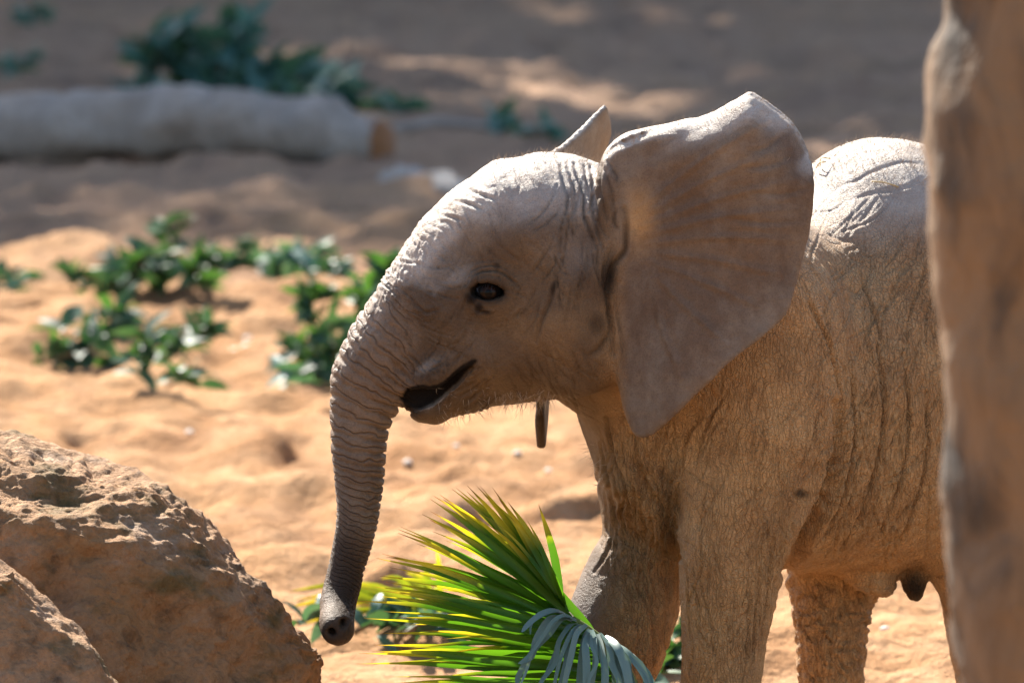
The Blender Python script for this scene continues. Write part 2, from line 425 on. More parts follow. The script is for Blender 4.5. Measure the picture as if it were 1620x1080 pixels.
for cx, cy, cw in ctrl:
    c = P(cx, cy, HY); g = 1/((QX-c[0])**2+(QZ-c[2])**2+0.0012)**2
    num = num+g*S(cw, HY); den = den+g
W = num/den
R = np.clip(W*.85, .05, .12)
e1 = np.maximum(0, 1-dist/R)
f = np.sqrt(e1[:, None, :]**2.0+((Y-HY)/W[:, None, :])**2)-1
f = f*np.minimum(W, R)[:, None, :]
union(sl, f, .014)
# cheek pad, brow, temple hollow, upper lip
s2, F = ell_field(P(915, 540, HY-.10), (.075, .055, .085)); union(s2, F, .05)
s2, F = ell_field(P(690, 590, HY-.05), (.055, .035, .022), rot=.5); union(s2, F, .03)
# trunk
trunk_px = [(668, 490, 70, 0), (634, 528, 68, 0), (604, 570, 64, 0), (584, 610, 59, 0), (572, 655, 50.5, 0), (568, 693, 46, 0), (568, 738, 41, 0), (567, 782, 36.5, 0), (563, 830, 33, 0), (554, 876, 30.5, 0),
            (544, 913, 29.5, -.005), (536, 945, 29, -.02), (533, 968, 28.5, -.045), (533, 985, 28.5, -.075), (534, 994, 28, -.095)]
TRK = [PT(x, y, HY+dy, r) for x, y, r, dy in trunk_px]
tube(TRK, k=.022, n=8)
tq = catmull(TRK, 8)
# flat tip with two nostrils and the two lips
tc = P(534, 998, HY-.126); s2, F = ell_field(tc+np.array([.0, -.012, -.004]), (.026, .009, .024)); carve(s2, F, .012)
for nx, ny in ((523, 1004), (545, 991)):
    p0 = P(nx, ny, HY-.13); p1 = P(nx+(534-nx)*.4, ny-14, HY-.085)
    s2, F = tube_field([(*p0, .0065), (*p1, .0045)], pad=.03); carve(s2, F, .006)
# mouth slot
MOUTH = catmull([(640, 621), (652, 613), (668, 609), (680, 611), (697, 607), (709, 598), (720, 587), (732, 577), (748, 569), (753, 572), (740, 584), (726, 600), (708, 616), (692, 630), (672, 641), (655, 645), (640, 642)], 3, closed=True)
mp = np.array([P(x, y, HY) for x, y in MOUTH])[:, [0, 2]]
sl, X, Y, Z = box([mp[:, 0].min()-.03, HY-.2, mp[:, 1].min()-.03], [mp[:, 0].max()+.03, HY+.2, mp[:, 1].max()+.03])
QX, QZ = np.meshgrid(X.ravel(), Z.ravel(), indexing='ij')
d, _, _ = seg_dist2(QX, QZ, np.vstack([mp, mp[:1]])); d = np.where(inside_poly(QX, QZ, mp), -d, d)
core = .022+np.clip((QX-P(690, 600, HY)[0])*.9, 0, .08)            # tongue and gums fill the middle
carve(sl, np.maximum(d[:, None, :], core[:, None, :]-np.abs(Y-HY)), .006)
# --- ears: the same sheet on both sides
ear_out = [(962, 262), (975, 236), (1002, 219), (1043, 209), (1083, 197), (1124, 181), (1161, 160), (1183, 148), (1188, 145), (1193, 148), (1212, 160), (1236, 178), (1258, 199), (1275, 228), (1285, 254), (1290, 290), (1289, 324), (1284, 360),
           (1275, 401), (1263, 446), (1246, 495), (1212, 528), (1162, 565), (1122, 603), (1069, 656), (1037, 688), (1016, 697), (1001, 688), (987, 656), (977, 608), (966, 550), (945, 480), (945, 400), (950, 320)]
ep = catmull(ear_out, 4, closed=True)
EY = -.335
ep3 = np.array([P(x, y, EY) for x, y in ep]); epoly = ep3[:, [0, 2]]
def ear_sheet(QX, QZ):
    d, s_, L_ = seg_dist2(QX, QZ, np.vstack([epoly, epoly[:1]])); d = np.where(inside_poly(QX, QZ, epoly), -d, d)
    topl = np.array([P(x, y, EY)[[0, 2]] for x, y in [(940, 262), (975, 236), (1043, 209), (1124, 181), (1187, 146), (1212, 160), (1258, 199), (1280, 240)]])
    dt, _, _ = seg_dist2(QX, QZ, topl)
    c = P(970, 430, EY); u = (QX-c[0]); v = (QZ-c[2])
    y = -.275-.075*smooth01(0, .20, u)+.03*smooth01(.16, .34, u)-.035*smooth01(0, -.25, v)*smooth01(0.0, .1, u)
    y = y+.055*np.maximum(0, 1-dt/.06)**2
    q = np.stack([QX.ravel()*9, QZ.ravel()*5, 0*QX.ravel()], 1)
    y = y+.006*perlin(q).reshape(QX.shape)
    q = np.stack([QX.ravel()*5, QZ.ravel()*17+QX.ravel()*6, 3+0*QX.ravel()], 1)
    y = y+.004*perlin(q).reshape(QX.shape)*smooth01(.14, .26, u)
    return d, y, dt
sl, X, Y, Z = box([epoly[:, 0].min()-.03, -.45, epoly[:, 1].min()-.03], [epoly[:, 0].max()+.03, -.18, epoly[:, 1].max()+.03])
QX, QZ = np.meshgrid(X.ravel(), Z.ravel(), indexing='ij')
d, ye, dt = ear_sheet(QX, QZ)
c0 = P(960, 300, EY)
th = .0068+.010*np.exp(-((QX-c0[0])/.06)**2)+.009*np.exp(-(dt/.035)**2)*np.exp(-((QX-P(985, 240, EY)[0])/.05)**2)
gx, gz = np.gradient(ye, HG); gl = np.sqrt(1+gx**2+gz**2)
aa = np.abs(Y-ye[:, None, :])/gl[:, None, :]-th[:, None, :]
f = -smin(-aa, -np.broadcast_to((d)[:, None, :], aa.shape), .008)
union(sl, f, .012)
tube([PT(966, 285, -.262, 12), PT(972, 256, -.245, 13), PT(998, 235, -.238, 14), PT(1045, 223, -.255, 11), PT(1085, 210, -.27, 7)], k=.03)
for yo in (-.266, -.252, -.238, -.224):
    tube([PT(966, 278, yo, 9), PT(977, 247, yo, 11), PT(1000, 232, yo, 12), PT(1045, 225, yo-.01, 13), PT(1090, 213, yo-.015, 11)], k=.02)
# far ear, spread away from the camera
RT = P(872, 430, .0); dirE = np.array([.22, .975]); nrm = np.array([-dirE[1], dirE[0]])
sl, X, Y, Z = box([RT[0]-.10, -.12, .52], [RT[0]+.30, .46, 1.23])
slant = np.interp(Z, [.62, .80, .92, 1.15], [0, .01, .12, .47]); root = P(858, 430, 0)[0]
w_ = (Y-RT[1])*.98; n_ = -((X-root)-w_*slant)*.97
gw = np.linspace(-.12, .5, 125); gz_ = AX[2][sl[2]]
QX, QZ = np.meshgrid(gw+P(955, 430, EY)[0], gz_+.056, indexing='ij')
d, ye, dt = ear_sheet(QX.astype(np.float32), QZ.astype(np.float32)); ye = (ye-ye.mean())
iw = np.clip((w_-gw[0])/(gw[1]-gw[0]), 0, len(gw)-1.01); i0 = iw.astype(int)
zi = np.arange(len(gz_))[None, None, :]
dd = d[i0, zi]+(d[np.minimum(i0+1, 124), zi]-d[i0, zi])*(iw-i0); yy = ye[i0, zi]+(ye[np.minimum(i0+1, 124), zi]-ye[i0, zi])*(iw-i0)
f = -smin(-(np.abs(n_-yy*.12)-.0068), -dd, .008)
union(sl, f, .012)
# hollow between cheek and ear root
s2, F = tube_field([PT(975, 395, -.335, 8), PT(964, 435, -.335, 14), PT(962, 470, -.335, 9), PT(966, 520, -.335, 5)], pad=.03); carve(s2, F, .012)
# eye socket and lids
EYE = P(772, 461, HY); 
ix = [int(round((EYE[i]-EB0[i])/HG)) for i in (0, 2)]
col = VOL[ix[0], :, ix[1]]; jj = np.where(col < 0)[0][0]; ysurf = AX[1][jj]-HG*VOL[ix[0], jj, ix[1]]*0
EYE = P(772, 461, ysurf+.012)
s2, F = ell_field(EYE+np.array([0, -.001, .0]), (.036, .020, .028)); union(s2, F, .02)
sl, X, Y, Z = box(EYE-.06, EYE+.06)
u, v = X-EYE[0], Z-EYE[2]-.0
# an almond opening: two arcs
up_ = np.hypot(u+.001, v+.0215)-.0365; lo_ = np.hypot(u-.002, v-.0265)-.0390
alm = np.maximum(np.maximum(up_, lo_), (Y-EYE[1])-.010)
carve(sl, np.broadcast_to(alm, VOL[sl].shape), .003)

vdb = openvdb.FloatGrid(0.1); vdb.copyFromArray(VOL)
ev, eq = vdb.convertToQuads(isovalue=0.0)
ev = ev*HG+EB0; eq = np.asarray(eq)
del VOL
def subdivide(v, q):
    """one Catmull-Clark step on a closed quad mesh"""
    nv, nf = len(v), len(q)
    fp = v[q].mean(1)
    e = np.stack([q, np.roll(q, -1, 1)], 2).reshape(-1, 2); es = np.sort(e, 1)
    key = es[:, 0].astype(np.int64)*nv+es[:, 1]
    uk, first, inv = np.unique(key, return_index=True, return_inverse=True)
    ue = es[first]; ne = len(ue); fid = np.repeat(np.arange(nf), 4)
    cnt = np.bincount(inv, minlength=ne).astype(float)
    efp = np.stack([np.bincount(inv, fp[fid, k], ne) for k in range(3)], 1)/cnt[:, None]
    em = v[ue].mean(1); epn = (em+efp)/2
    val = np.bincount(q.ravel(), minlength=nv).astype(float)
    F_ = np.stack([np.bincount(q.ravel(), np.repeat(fp[:, k], 4), nv) for k in range(3)], 1)/val[:, None]
    ev_ = np.bincount(ue.ravel(), minlength=nv).astype(float)
    R_ = np.stack([np.bincount(ue.ravel(), np.repeat(em[:, k], 2), nv) for k in range(3)], 1)/ev_[:, None]
    vp = (F_+2*R_+(val[:, None]-3)*v)/val[:, None]
    ei = inv.reshape(nf, 4)+nv; fi = np.arange(nf)+nv+ne
    nq = np.concatenate([np.stack([q[:, k], ei[:, k], fi, ei[:, k-1]], 1) for k in range(4)])
    return np.vstack([vp, epn, fp]), nq
# drop stray crumbs, relax once, refine
lab = np.arange(len(ev))
for it in range(200):
    new = lab.copy(); np.minimum.at(new, eq.ravel(), np.repeat(lab[eq].min(1), 4)); new = new[new]
    if (new == lab).all(): break
    lab = new
big = np.bincount(lab).argmax(); keep = lab == big
remap = np.cumsum(keep)-1; eq = remap[eq[keep[eq].all(1)]]; ev = ev[keep]
ev, eq = subdivide(ev, eq)
V = ev.astype(np.float32)
def normals(v, q):
    n = np.cross(v[q[:, 2]]-v[q[:, 0]], v[q[:, 3]]-v[q[:, 1]])
    N = np.stack([np.bincount(q.ravel(), np.repeat(n[:, k], 4), len(v)) for k in range(3)], 1)
    return N/(np.linalg.norm(N, axis=1)[:, None]+1e-12)
NV = normals(V, eq)
print('elephant verts', len(V))
# --- skin relief: folds, rings and creases are real displacement; the finest grain is left to the material
px, py = project(V)
nearside = smooth01(.35, -.05, NV[:, 1])
disp = np.zeros(len(V), np.float32)
tint = np.zeros(len(V), np.float32)          # dark pigment, plus shade painted into creases and hollows
# ear masks
earm = np.zeros(len(V), np.float32); eard = np.full(len(V), .2, np.float32)
sel = np.where((px > 935) & (px < 1300) & (py < 710) & (V[:, 1] < -.15))[0]
d, ye, dt = ear_sheet(V[sel, 0], V[sel, 2])
earm[sel] = smooth01(.035, .02, V[sel, 1]-ye)*smooth01(.012, -.004, d)*smooth01(955, 1000, px[sel]); eard[sel] = -d
farear = ((V[:, 1] > .06) & (px < 980) & (py < 700) & (V[:, 0] < .18)).astype(np.float32)
# trunk coordinate
tsel = np.where((px < 730) & (V[:, 1] < .05) & (py > 330))[0]
fore = [PT(850, 260, HY, 10), PT(770, 300, HY, 10), PT(712, 372, HY, 10)]
axis = catmull(np.array(fore+TRK), 10)[:, :3]
q = V[tsel]; best = np.full(len(q), 1e9); sarc = np.zeros(len(q)); L = 0.0
for a_, b_ in zip(axis[:-1], axis[1:]):
    d_ = b_-a_; l2 = d_@d_; t_ = np.clip(((q-a_)@d_)/l2, 0, 1); dd_ = np.linalg.norm(q-a_-t_[:, None]*d_, axis=1)
    mm = dd_ < best; best[mm] = dd_[mm]; sarc[mm] = (L+t_*math.sqrt(l2))[mm]; L += math.sqrt(l2)
# arc length at photo rows, and the ring spacing there
axpx = project(axis); cum = np.concatenate([[0], np.cumsum(np.linalg.norm(np.diff(axis, axis=0), axis=1))])
row = np.interp(cum, cum, axpx[1])
spc = np.interp(row, [300, 420, 520, 600, 690, 735, 780, 850, 930, 1000], [16, 15, 19, 24, 23, 17, 12.5, 9.5, 7.5, 6])*1e-3
phase = np.concatenate([[0], np.cumsum(np.diff(cum)/((spc[1:]+spc[:-1])/2))])
off = V[tsel, 0]-np.interp(sarc, cum, axis[:, 0])
w1 = fbm(q*np.array([14, 14, 14]), 2)
sw = sarc+.004*perlin(q*55)-.16*off+.5*np.maximum(0, -off-.012)*smooth01(.55, .8, sarc/L)+.0045*w1
ph = np.interp(sw, cum, phase); rowv = np.interp(sarc, cum, row)
ringm = smooth01(380, 560, rowv)*smooth01(1004, 985, rowv)*smooth01(675, 630, px[tsel])
ring = np.zeros(len(V), np.float32); ringmask = np.zeros(len(V), np.float32)
ring[tsel] = ph; ringmask[tsel] = ringm
fr = np.abs((ph+.35*perlin(q*40)*.4) % 1-.5)*2          # 1 at a groove
sp_ = np.interp(sw, cum, spc)
dep = np.minimum(.0042, .24*sp_)
g_ = smooth01(.55, 1.0, fr)
back = smooth01(.0, .03, off)                             # the hind side of the trunk is more deeply notched
disp[tsel] -= (ringm*dep*(g_*(.75+1.0*back)-.25)).astype(np.float32)
# broken cross ridges on the sunlit front of the trunk and brow
fz = smooth01(330, 420, rowv)*smooth01(640, 560, rowv)*smooth01(.01, -.03, off)
ang = np.arctan2(q[:, 1]-HY, -off+1e-4)
n_ = perlin(np.stack([ang*np.interp(rowv, [330, 640], [15, 10]), ph*1.0, ph*0], 1))
disp[tsel] += (fz*.0022*n_).astype(np.float32)
fr2 = np.abs((ph*1.0+.6*w1) % 1-.5)*2
disp[tsel] -= (smooth01(300, 360, rowv)*smooth01(600, 480, rowv)*smooth01(.07, .0, off)*.0016*smooth01(.6, 1, fr2)).astype(np.float32)

md_, _, _ = seg_dist2(px, py, np.vstack([MOUTH, MOUTH[:1]])); md_ = np.where(inside_poly(px, py, MOUTH), -md_, md_)
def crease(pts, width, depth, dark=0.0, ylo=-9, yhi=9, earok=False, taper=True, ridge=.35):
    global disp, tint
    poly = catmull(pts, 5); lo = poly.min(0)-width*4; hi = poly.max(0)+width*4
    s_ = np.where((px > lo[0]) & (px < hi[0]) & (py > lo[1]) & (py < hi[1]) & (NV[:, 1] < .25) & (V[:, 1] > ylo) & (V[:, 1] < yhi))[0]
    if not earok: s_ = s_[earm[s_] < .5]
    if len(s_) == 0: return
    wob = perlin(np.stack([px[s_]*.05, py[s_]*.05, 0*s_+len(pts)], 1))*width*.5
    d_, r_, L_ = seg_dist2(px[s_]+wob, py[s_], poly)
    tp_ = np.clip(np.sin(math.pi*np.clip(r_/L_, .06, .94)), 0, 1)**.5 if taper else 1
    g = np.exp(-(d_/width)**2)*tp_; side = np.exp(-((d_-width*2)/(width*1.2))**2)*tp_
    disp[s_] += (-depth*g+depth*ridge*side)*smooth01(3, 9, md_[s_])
    if dark: tint[s_] = np.maximum(tint[s_], dark*np.exp(-(d_/width)**2)*tp_)  # mud and cavity shade painted along the fold
HN = -.1       # head creases only on the near side
for pts, w_, dp in [
    ([(887, 262), (890, 285), (898, 311), (897, 336)], 2.5, .0035), ([(897, 256), (903, 278), (909, 300), (910, 330), (912, 358)], 2.5, .0045),
    ([(909, 258), (914, 280), (924, 311), (923, 336), (933, 361), (943, 390)], 2.8, .0055), ([(925, 262), (928, 290), (930, 320)], 2.3, .0035),
    ([(935, 262), (937, 285), (937, 311), (941, 349), (955, 393)], 2.8, .0055), ([(944, 276), (943, 313), (949, 355), (963, 376)], 2.3, .004),
    ([(951, 262), (951, 305), (961, 346)], 2.6, .005), ([(957, 268), (966, 300), (972, 330)], 2.4, .004), ([(962, 255), (978, 285), (984, 315)], 2.5, .004),
    ([(930, 400), (929, 425)], 2, .0025), ([(876, 445), (874, 462), (868, 480), (858, 505), (848, 540)], 3, .004),
    ([(905, 440), (900, 480), (890, 520)], 3, .0015), 
    ([(742, 300), (762, 308), (782, 315)], 2.5, .003), ([(720, 318), (742, 322), (765, 332)], 2.5, .003), ([(700, 340), (720, 345), (735, 350)], 2.5, .0025),
    # around the eye
    ([(735, 452), (745, 437), (760, 429), (778, 427), (795, 431), (812, 444), (825, 458)], 2.2, .0045), ([(728, 455), (738, 437), (755, 424), (776, 420), (797, 424), (815, 437)], 2.0, .003),
    ([(742, 468), (747, 484), (758, 494), (772, 492)], 2.3, .0035), ([(755, 476), (772, 482), (790, 476), (800, 466)], 1.8, .0025), ([(803, 458), (818, 463), (832, 470)], 1.8, .002), ([(728, 480), (715, 500), (703, 520)], 1.8, .0016),
    ([(762, 486), (780, 486), (798, 476)], 1.8, .002), ([(738, 470), (730, 490), (722, 505)], 1.8, .0016),
    # mouth corner
    ([(740, 578), (752, 582), (764, 580)], 1.8, .002), ([(737, 590), (748, 592), (760, 585)], 1.8, .002), ([(733, 602), (745, 600), (758, 592), (766, 583)], 1.8, .0022), ([(726, 618), (740, 612), (753, 602), (765, 588)], 1.8, .0022),
    ([(722, 632), (738, 622), (755, 610), (770, 596)], 1.8, .0022), ([(735, 635), (752, 626), (766, 612), (774, 600)], 1.8, .002), ([(730, 552), (725, 565), (712, 578)], 1.8, .0018), ([(744, 545), (733, 555), (724, 570)], 1.8, .0018),
    ([(690, 655), (703, 650), (712, 648)], 1.8, .002), ([(640, 600), (636, 612), (640, 622)], 2, .003), ([(655, 585), (653, 600), (654, 612)], 1.6, .0018), ([(668, 590), (667, 600), (668, 608)], 1.6, .0018),
]: crease(pts, w_, dp, dark=.25, yhi=HN)
# ear root and ear
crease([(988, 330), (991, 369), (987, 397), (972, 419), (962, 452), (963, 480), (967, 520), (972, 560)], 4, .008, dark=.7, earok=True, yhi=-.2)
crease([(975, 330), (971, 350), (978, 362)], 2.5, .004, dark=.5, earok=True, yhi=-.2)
crease([(972, 400), (964, 425), (961, 450)], 9, .004, dark=.8, earok=True, yhi=-.2)  # shade of the ear hollow painted dark
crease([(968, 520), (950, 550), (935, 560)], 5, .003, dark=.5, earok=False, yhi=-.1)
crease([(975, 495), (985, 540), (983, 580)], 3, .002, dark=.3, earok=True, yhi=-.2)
for k_, (x1, y1) in enumerate([(1215, 190), (1250, 232), (1262, 285), (1265, 330), (1258, 380), (1240, 435), (1210, 490), (1150, 545), (1085, 610)]):
    crease([(1010+k_*3, 330+k_*14), (1010*.5+x1*.5, (330+k_*10)*.45+y1*.55), (x1, y1)], 5, -.0022, earok=True, yhi=-.2)
for x0, y0, x1, y1 in [(1170, 265, 1250, 250), (1190, 306, 1280, 297), (1150, 344, 1262, 350), (1185, 240, 1240, 215)]:
    crease([(x0, y0), ((x0+x1)/2, (y0+y1)/2+6), (x1, y1)], 4, .002, dark=.12, earok=True, yhi=-.2)
# flank, shoulder, chest
for pts, w_, dp in [([(1345, 560), (1352, 640), (1348, 720), (1330, 800), (1305, 850)], 4, .005), ([(1385, 520), (1398, 620), (1392, 720), (1365, 810), (1330, 870)], 4, .005), ([(1430, 560), (1440, 660), (1425, 760), (1390, 850)], 4, .005),
        ([(1465, 620), (1468, 720), (1445, 810), (1410, 880)], 4, .0045), ([(1280, 480), (1310, 540), (1330, 620), (1332, 680)], 4, .004), ([(1360, 430), (1385, 500), (1400, 560)], 3.5, .003), ([(1200, 900), (1195, 980), (1190, 1060)], 3, .0025), ([(1222, 850), (1215, 930), (1205, 1010)], 3, .003),
        ([(1110, 650), (1085, 700), (1078, 760)], 4, .004), ([(1150, 620), (1120, 670), (1100, 730)], 3.5, .003), ([(960, 660), (970, 720), (990, 780), (1000, 840)], 3.5, .004), ([(950, 700), (960, 760), (975, 830)], 3, .003)]:
    crease(pts, w_*.75, dp*1.7, dark=.22, yhi=.45)
crease([(1322, 640), (1326, 690), (1316, 740), (1300, 790), (1281, 830), (1262, 872), (1246, 905)], 8, .020, yhi=.3)
crease([(1262, 840), (1245, 880), (1235, 910), (1226, 950)], 5, .006)
crease([(1240, 860), (1228, 900), (1218, 950)], 4, .004)
crease([(1003, 692), (1008, 740), (1032, 790), (1056, 830), (1070, 880)], 7, .012, yhi=.3)
crease([(1018, 700), (1030, 750), (1052, 800), (1068, 840)], 4, .005, yhi=.3); crease([(1040, 690), (1045, 740), (1062, 790)], 4, .004, yhi=.3)
crease([(1060, 670), (1066, 720), (1074, 780), (1078, 830)], 4, .004, yhi=.3); crease([(985, 690), (990, 740), (1010, 800)], 4, .004, yhi=.3)
crease([(1300, 322), (1309, 314), (1331, 294), (1356, 286), (1381, 271), (1423, 257), (1464, 260)], 3, .0013, yhi=.5); crease([(1330, 318), (1356, 313), (1386, 304), (1438, 294), (1457, 282)], 3, .001, yhi=.5)
crease([(1290, 283), (1319, 260), (1352, 239), (1378, 224)], 2.5, .001, yhi=.6)
rw = np.random.RandomState(9)
def family(n, x0, x1, y0, y1, lean, length, wid, dep, yhi):
    for _ in range(n):
        x = rw.uniform(x0, x1); y = rw.uniform(y0, y1); L_ = rw.uniform(*length); a_ = lean+rw.normal()*.16
        c = rw.normal()*.25; pts = [(x+math.sin(a_+c*t)*L_*t, y+math.cos(a_+c*t)*L_*t) for t in (0, .33, .66, 1)]
        crease(pts, wid*rw.uniform(.7, 1.2), dep*rw.uniform(.5, 1.2), dark=.16, yhi=yhi, ridge=.5)
family(60, 1310, 1480, 400, 780, -.28, (60, 170), 2.0, .0022, .5)
family(46, 1310, 1480, 640, 830, -.62, (50, 130), 2.0, .0024, .5)
family(40, 1060, 1310, 560, 760, -.30, (40, 120), 2.0, .0022, .3)
family(44, 945, 1075, 660, 820, .10, (50, 130), 2.1, .0030, .4)
family(36, 1085, 1235, 780, 1000, .05, (50, 140), 1.9, .0022, .1)
family(40, 1255, 1370, 910, 1060, .25, (20, 50), 2.2, .0026, .5); family(36, 1255, 1370, 910, 1060, 1.5, (15, 40), 2.2, .0025, .5)
family(26, 1295, 1470, 300, 420, -.5, (40, 100), 2.0, .0012, .6)
family(46, 590, 700, 400, 600, 1.0, (25, 70), 1.7, .0018, -.1); family(40, 800, 935, 540, 620, .5, (20, 60), 1.7, .0016, -.1)
family(36, 700, 790, 560, 640, -.75, (20, 55), 1.6, .0022, -.1); family(26, 640, 720, 560, 605, .1, (15, 35), 1.6, .0020, -.1); family(24, 690, 760, 480, 560, -.6, (25, 60), 1.5, .0014, -.1)
family(26, 800, 860, 440, 520, -.5, (20, 60), 1.5, .0012, -.1); family(24, 870, 960, 280, 420, -.25, (40, 110), 1.9, .0030, -.1); family(20, 700, 880, 300, 420, .4, (30, 80), 1.7, .0012, -.1)
for k_ in range(7):
    r_ = 34+5*k_; crease([(772+r_*1.25*math.cos(a_), 463-r_*.8*math.sin(a_)) for a_ in np.linspace(.25+rw.uniform(0, .5), 2.9-rw.uniform(0, .6), 7)], 1.5, .0014*rw.uniform(.5, 1.3), dark=.12, yhi=-.1)
    crease([(770+r_*1.2*math.cos(a_), 463+r_*.75*math.sin(a_)) for a_ in np.linspace(.3+rw.uniform(0, .6), 2.7-rw.uniform(0, .8), 6)], 1.5, .0012*rw.uniform(.5, 1.3), dark=.12, yhi=-.1)
family(30, 990, 1250, 230, 600, .1, (40, 130), 2.0, 0, -.2)
# network wrinkles: grooves where a stretched noise field crosses zero
bodym = (1-np.maximum(earm, farear))*smooth01(930, 1010, px)*(.10+.9*smooth01(310, 440, py))
ba = (V[:, 0]-BO[0])*FA[0]+(V[:, 1]-BO[1])*FA[1]; bn = (V[:, 0]-BO[0])*FR[0]+(V[:, 1]-BO[1])*FR[1]
def grooves(u, v, w, fu, fv, width, seed):
    wv = perlin(np.stack([u*9+seed, v*9, w*9], 1))*.35
    n = perlin(np.stack([u*fu+seed*3.1+wv, v*fv+wv*.4, w*fu*.6], 1))
    return np.exp(-(n/width)**2)
lean = np.interp(px, [1000, 1250, 1450], [-.35, .12, .55])
uu = ba-(V[:, 2]-.6)*lean; vv = V[:, 2]
legm = smooth01(.62, .48, V[:, 2])
flank = bodym*smooth01(1250, 1330, px)*(1-legm*.6)
disp -= bodym*.0036*grooves(uu, vv, bn, 26, 5, .10, 1)*(.35+.65*np.maximum(flank, smooth01(1110, 1040, px)))
disp -= bodym*.0020*grooves(uu, vv, bn, 60, 13, .16, 2)*(.5+.5*flank)
disp -= bodym*.0009*grooves(vv, uu, bn, 34, 9, .14, 3)*smooth01(600, 760, py)
hind = smooth01(1225, 1245, px)*smooth01(1440, 1400, px)*smooth01(885, 930, py)
disp -= hind*.0034*(grooves(V[:, 0], vv, V[:, 1], 42, 30, .13, 4)+.7*grooves(vv, V[:, 0], V[:, 1], 55, 25, .13, 5))
chest = bodym*smooth01(1085, 1050, px)*smooth01(620, 700, py)
disp -= chest*.0042*grooves(V[:, 0]+.12*(V[:, 2]-.5), vv, V[:, 1], 60, 14, .17, 6)
headm = (1-np.maximum(earm, farear))*smooth01(1000, 930, px)*(1-ringmask)*smooth01(700, 640, py)
disp -= headm*.0011*grooves(V[:, 0]+.4*V[:, 2], V[:, 2], V[:, 1], 52, 24, .12, 7)
disp -= earm*.0006*grooves(V[:, 2], V[:, 0], V[:, 1], 40, 8, .14, 8)
disp += .0022*perlin(V*11)*(1-earm)+.0012*perlin(V*27)
V = V+NV*disp[:, None]
# the sole is flat on the sand
V[:, 2] = np.where(V[:, 2] < .0, -.004+0*V[:, 2], V[:, 2])

# dark marks and colour regions (pigment, mud, painted light and shade, dust)
def spot(x, y, rx, ry, a, ylim=-.05, rot=0.0):
    global tint
    ux, uy = px-x, py-y; c, s_ = math.cos(rot), math.sin(rot); ux, uy = ux*c+uy*s_, -ux*s_+uy*c
    e = np.exp(-((ux/rx)**2+(uy/ry)**2)**1.5)*(V[:, 1] < ylim)
    tint = np.maximum(tint, a*e)
spot(772, 462, 35, 20, .95); spot(746, 471, 14, 13, .95); spot(757, 487, 9, 12, .9); spot(768, 494, 12, 4, .8); spot(786, 420, 6, 5, .7); spot(775, 397, 4, 6, .4)
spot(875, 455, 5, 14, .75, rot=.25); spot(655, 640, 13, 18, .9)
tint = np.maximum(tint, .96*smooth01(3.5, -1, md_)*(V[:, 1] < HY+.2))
spot(962, 440, 14, 42, .85, rot=.15); spot(945, 512, 14, 18, .5); spot(1267, 781, 12, 8, .85, ylim=.3); spot(533, 1000, 40, 26, .7); spot(550, 925, 34, 95, .72)  # first spot paints the shade inside the ear hollow
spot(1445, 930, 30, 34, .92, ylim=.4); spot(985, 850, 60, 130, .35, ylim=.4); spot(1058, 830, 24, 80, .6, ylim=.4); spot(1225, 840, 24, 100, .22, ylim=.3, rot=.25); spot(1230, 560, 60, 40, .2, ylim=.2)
dust_toplight = np.clip(smooth01(470, 300, py)*smooth01(990, 900, px)+.8*smooth01(420, 270, py)*(px > 900)+.45*smooth01(800, 640, py)*smooth01(640, 560, px)*smooth01(430, 520, py), 0, 1)
blob = np.exp(-((px-770)/110)**2-((py-330)/60)**2)+np.exp(-((px-1090)/110)**2-((py-260)/60)**2)
dust_toplight = np.clip(smooth01(.15, .75, NV[:, 2])*smooth01(470, 330, py)+smooth01(-.1, -.6, NV[:, 0])*smooth01(.1, .4, NV[:, 2])*smooth01(760, 680, px)*smooth01(720, 600, py)+.08*dust_toplight+.16*blob+.16*fbm(V*9, 4), 0, 1)  # pale dusting that also paints sun and sky light onto upper faces
orange = np.clip(np.exp(-((px-1012)/26)**2-((py-345)/45)**2)*earm+smooth01(480, 700, py)*(1-earm)*smooth01(640, 760, px)*(.12+.18*smooth01(900, 980, px)+.4*smooth01(1100, 1250, px))+.30*np.exp(-((px-850)/80)**2-((py-530)/60)**2)+.2*fbm(V*7+5, 3), 0, 1)  # warm patches; ground bounce painted into the lower body colour
me = mesh_np('elephant', V, eq)
def fattr(name, a):
    t = me.attributes.new(name, 'FLOAT', 'POINT'); t.data.foreach_set('value', np.asarray(a, np.float32))
for n_, a_ in (('ring', ring), ('ringmask', ringmask), ('tint', np.clip(tint, 0, 1)), ('dust_toplight', dust_toplight), ('orange', orange), ('ear', np.maximum(earm, farear)), ('body', bodym), ('hind', hind)): fattr(n_, a_)

m, nt, b = newmat('elephant_skin'); k = NT(nt)
co = k.coord('Object')
base = k.mix(k.attr('dust_toplight'), (.090, .057, .034), (.42, .37, .325))
base = k.mix(k.math('MULTIPLY', k.attr('ear'), k.math('SUBTRACT', 1.0, k.attr('dust_toplight'))), base, k.mix(k.maprange(k.noise(k.mapping(co, (1, 1, .6)), 8, 6, .7), .40, .60), (.195, .150, .112), (.130, .083, .053)))
base = k.mix(k.math('MULTIPLY', k.attr('ringmask'), .8), base, (.205, .140, .095))
base = k.mix(k.math('MULTIPLY', k.attr('body'), .9), base, (.47, .285, .135))
base = k.mix(k.math('MULTIPLY', k.attr('orange'), .70), base, (.50, .285, .11))
n1 = k.noise(co, 13, 7, .68); base = k.mix(k.maprange(n1, .40, .64), base, k.mix(1.0, base, (.78, .72, .68), 'MULTIPLY'))
n2 = k.noise(co, 90, 4, .65); base = k.mix(k.maprange(n2, .44, .70, 0, .6), base, k.mix(1.0, base, (1.3, 1.25, 1.18), 'MULTIPLY'))
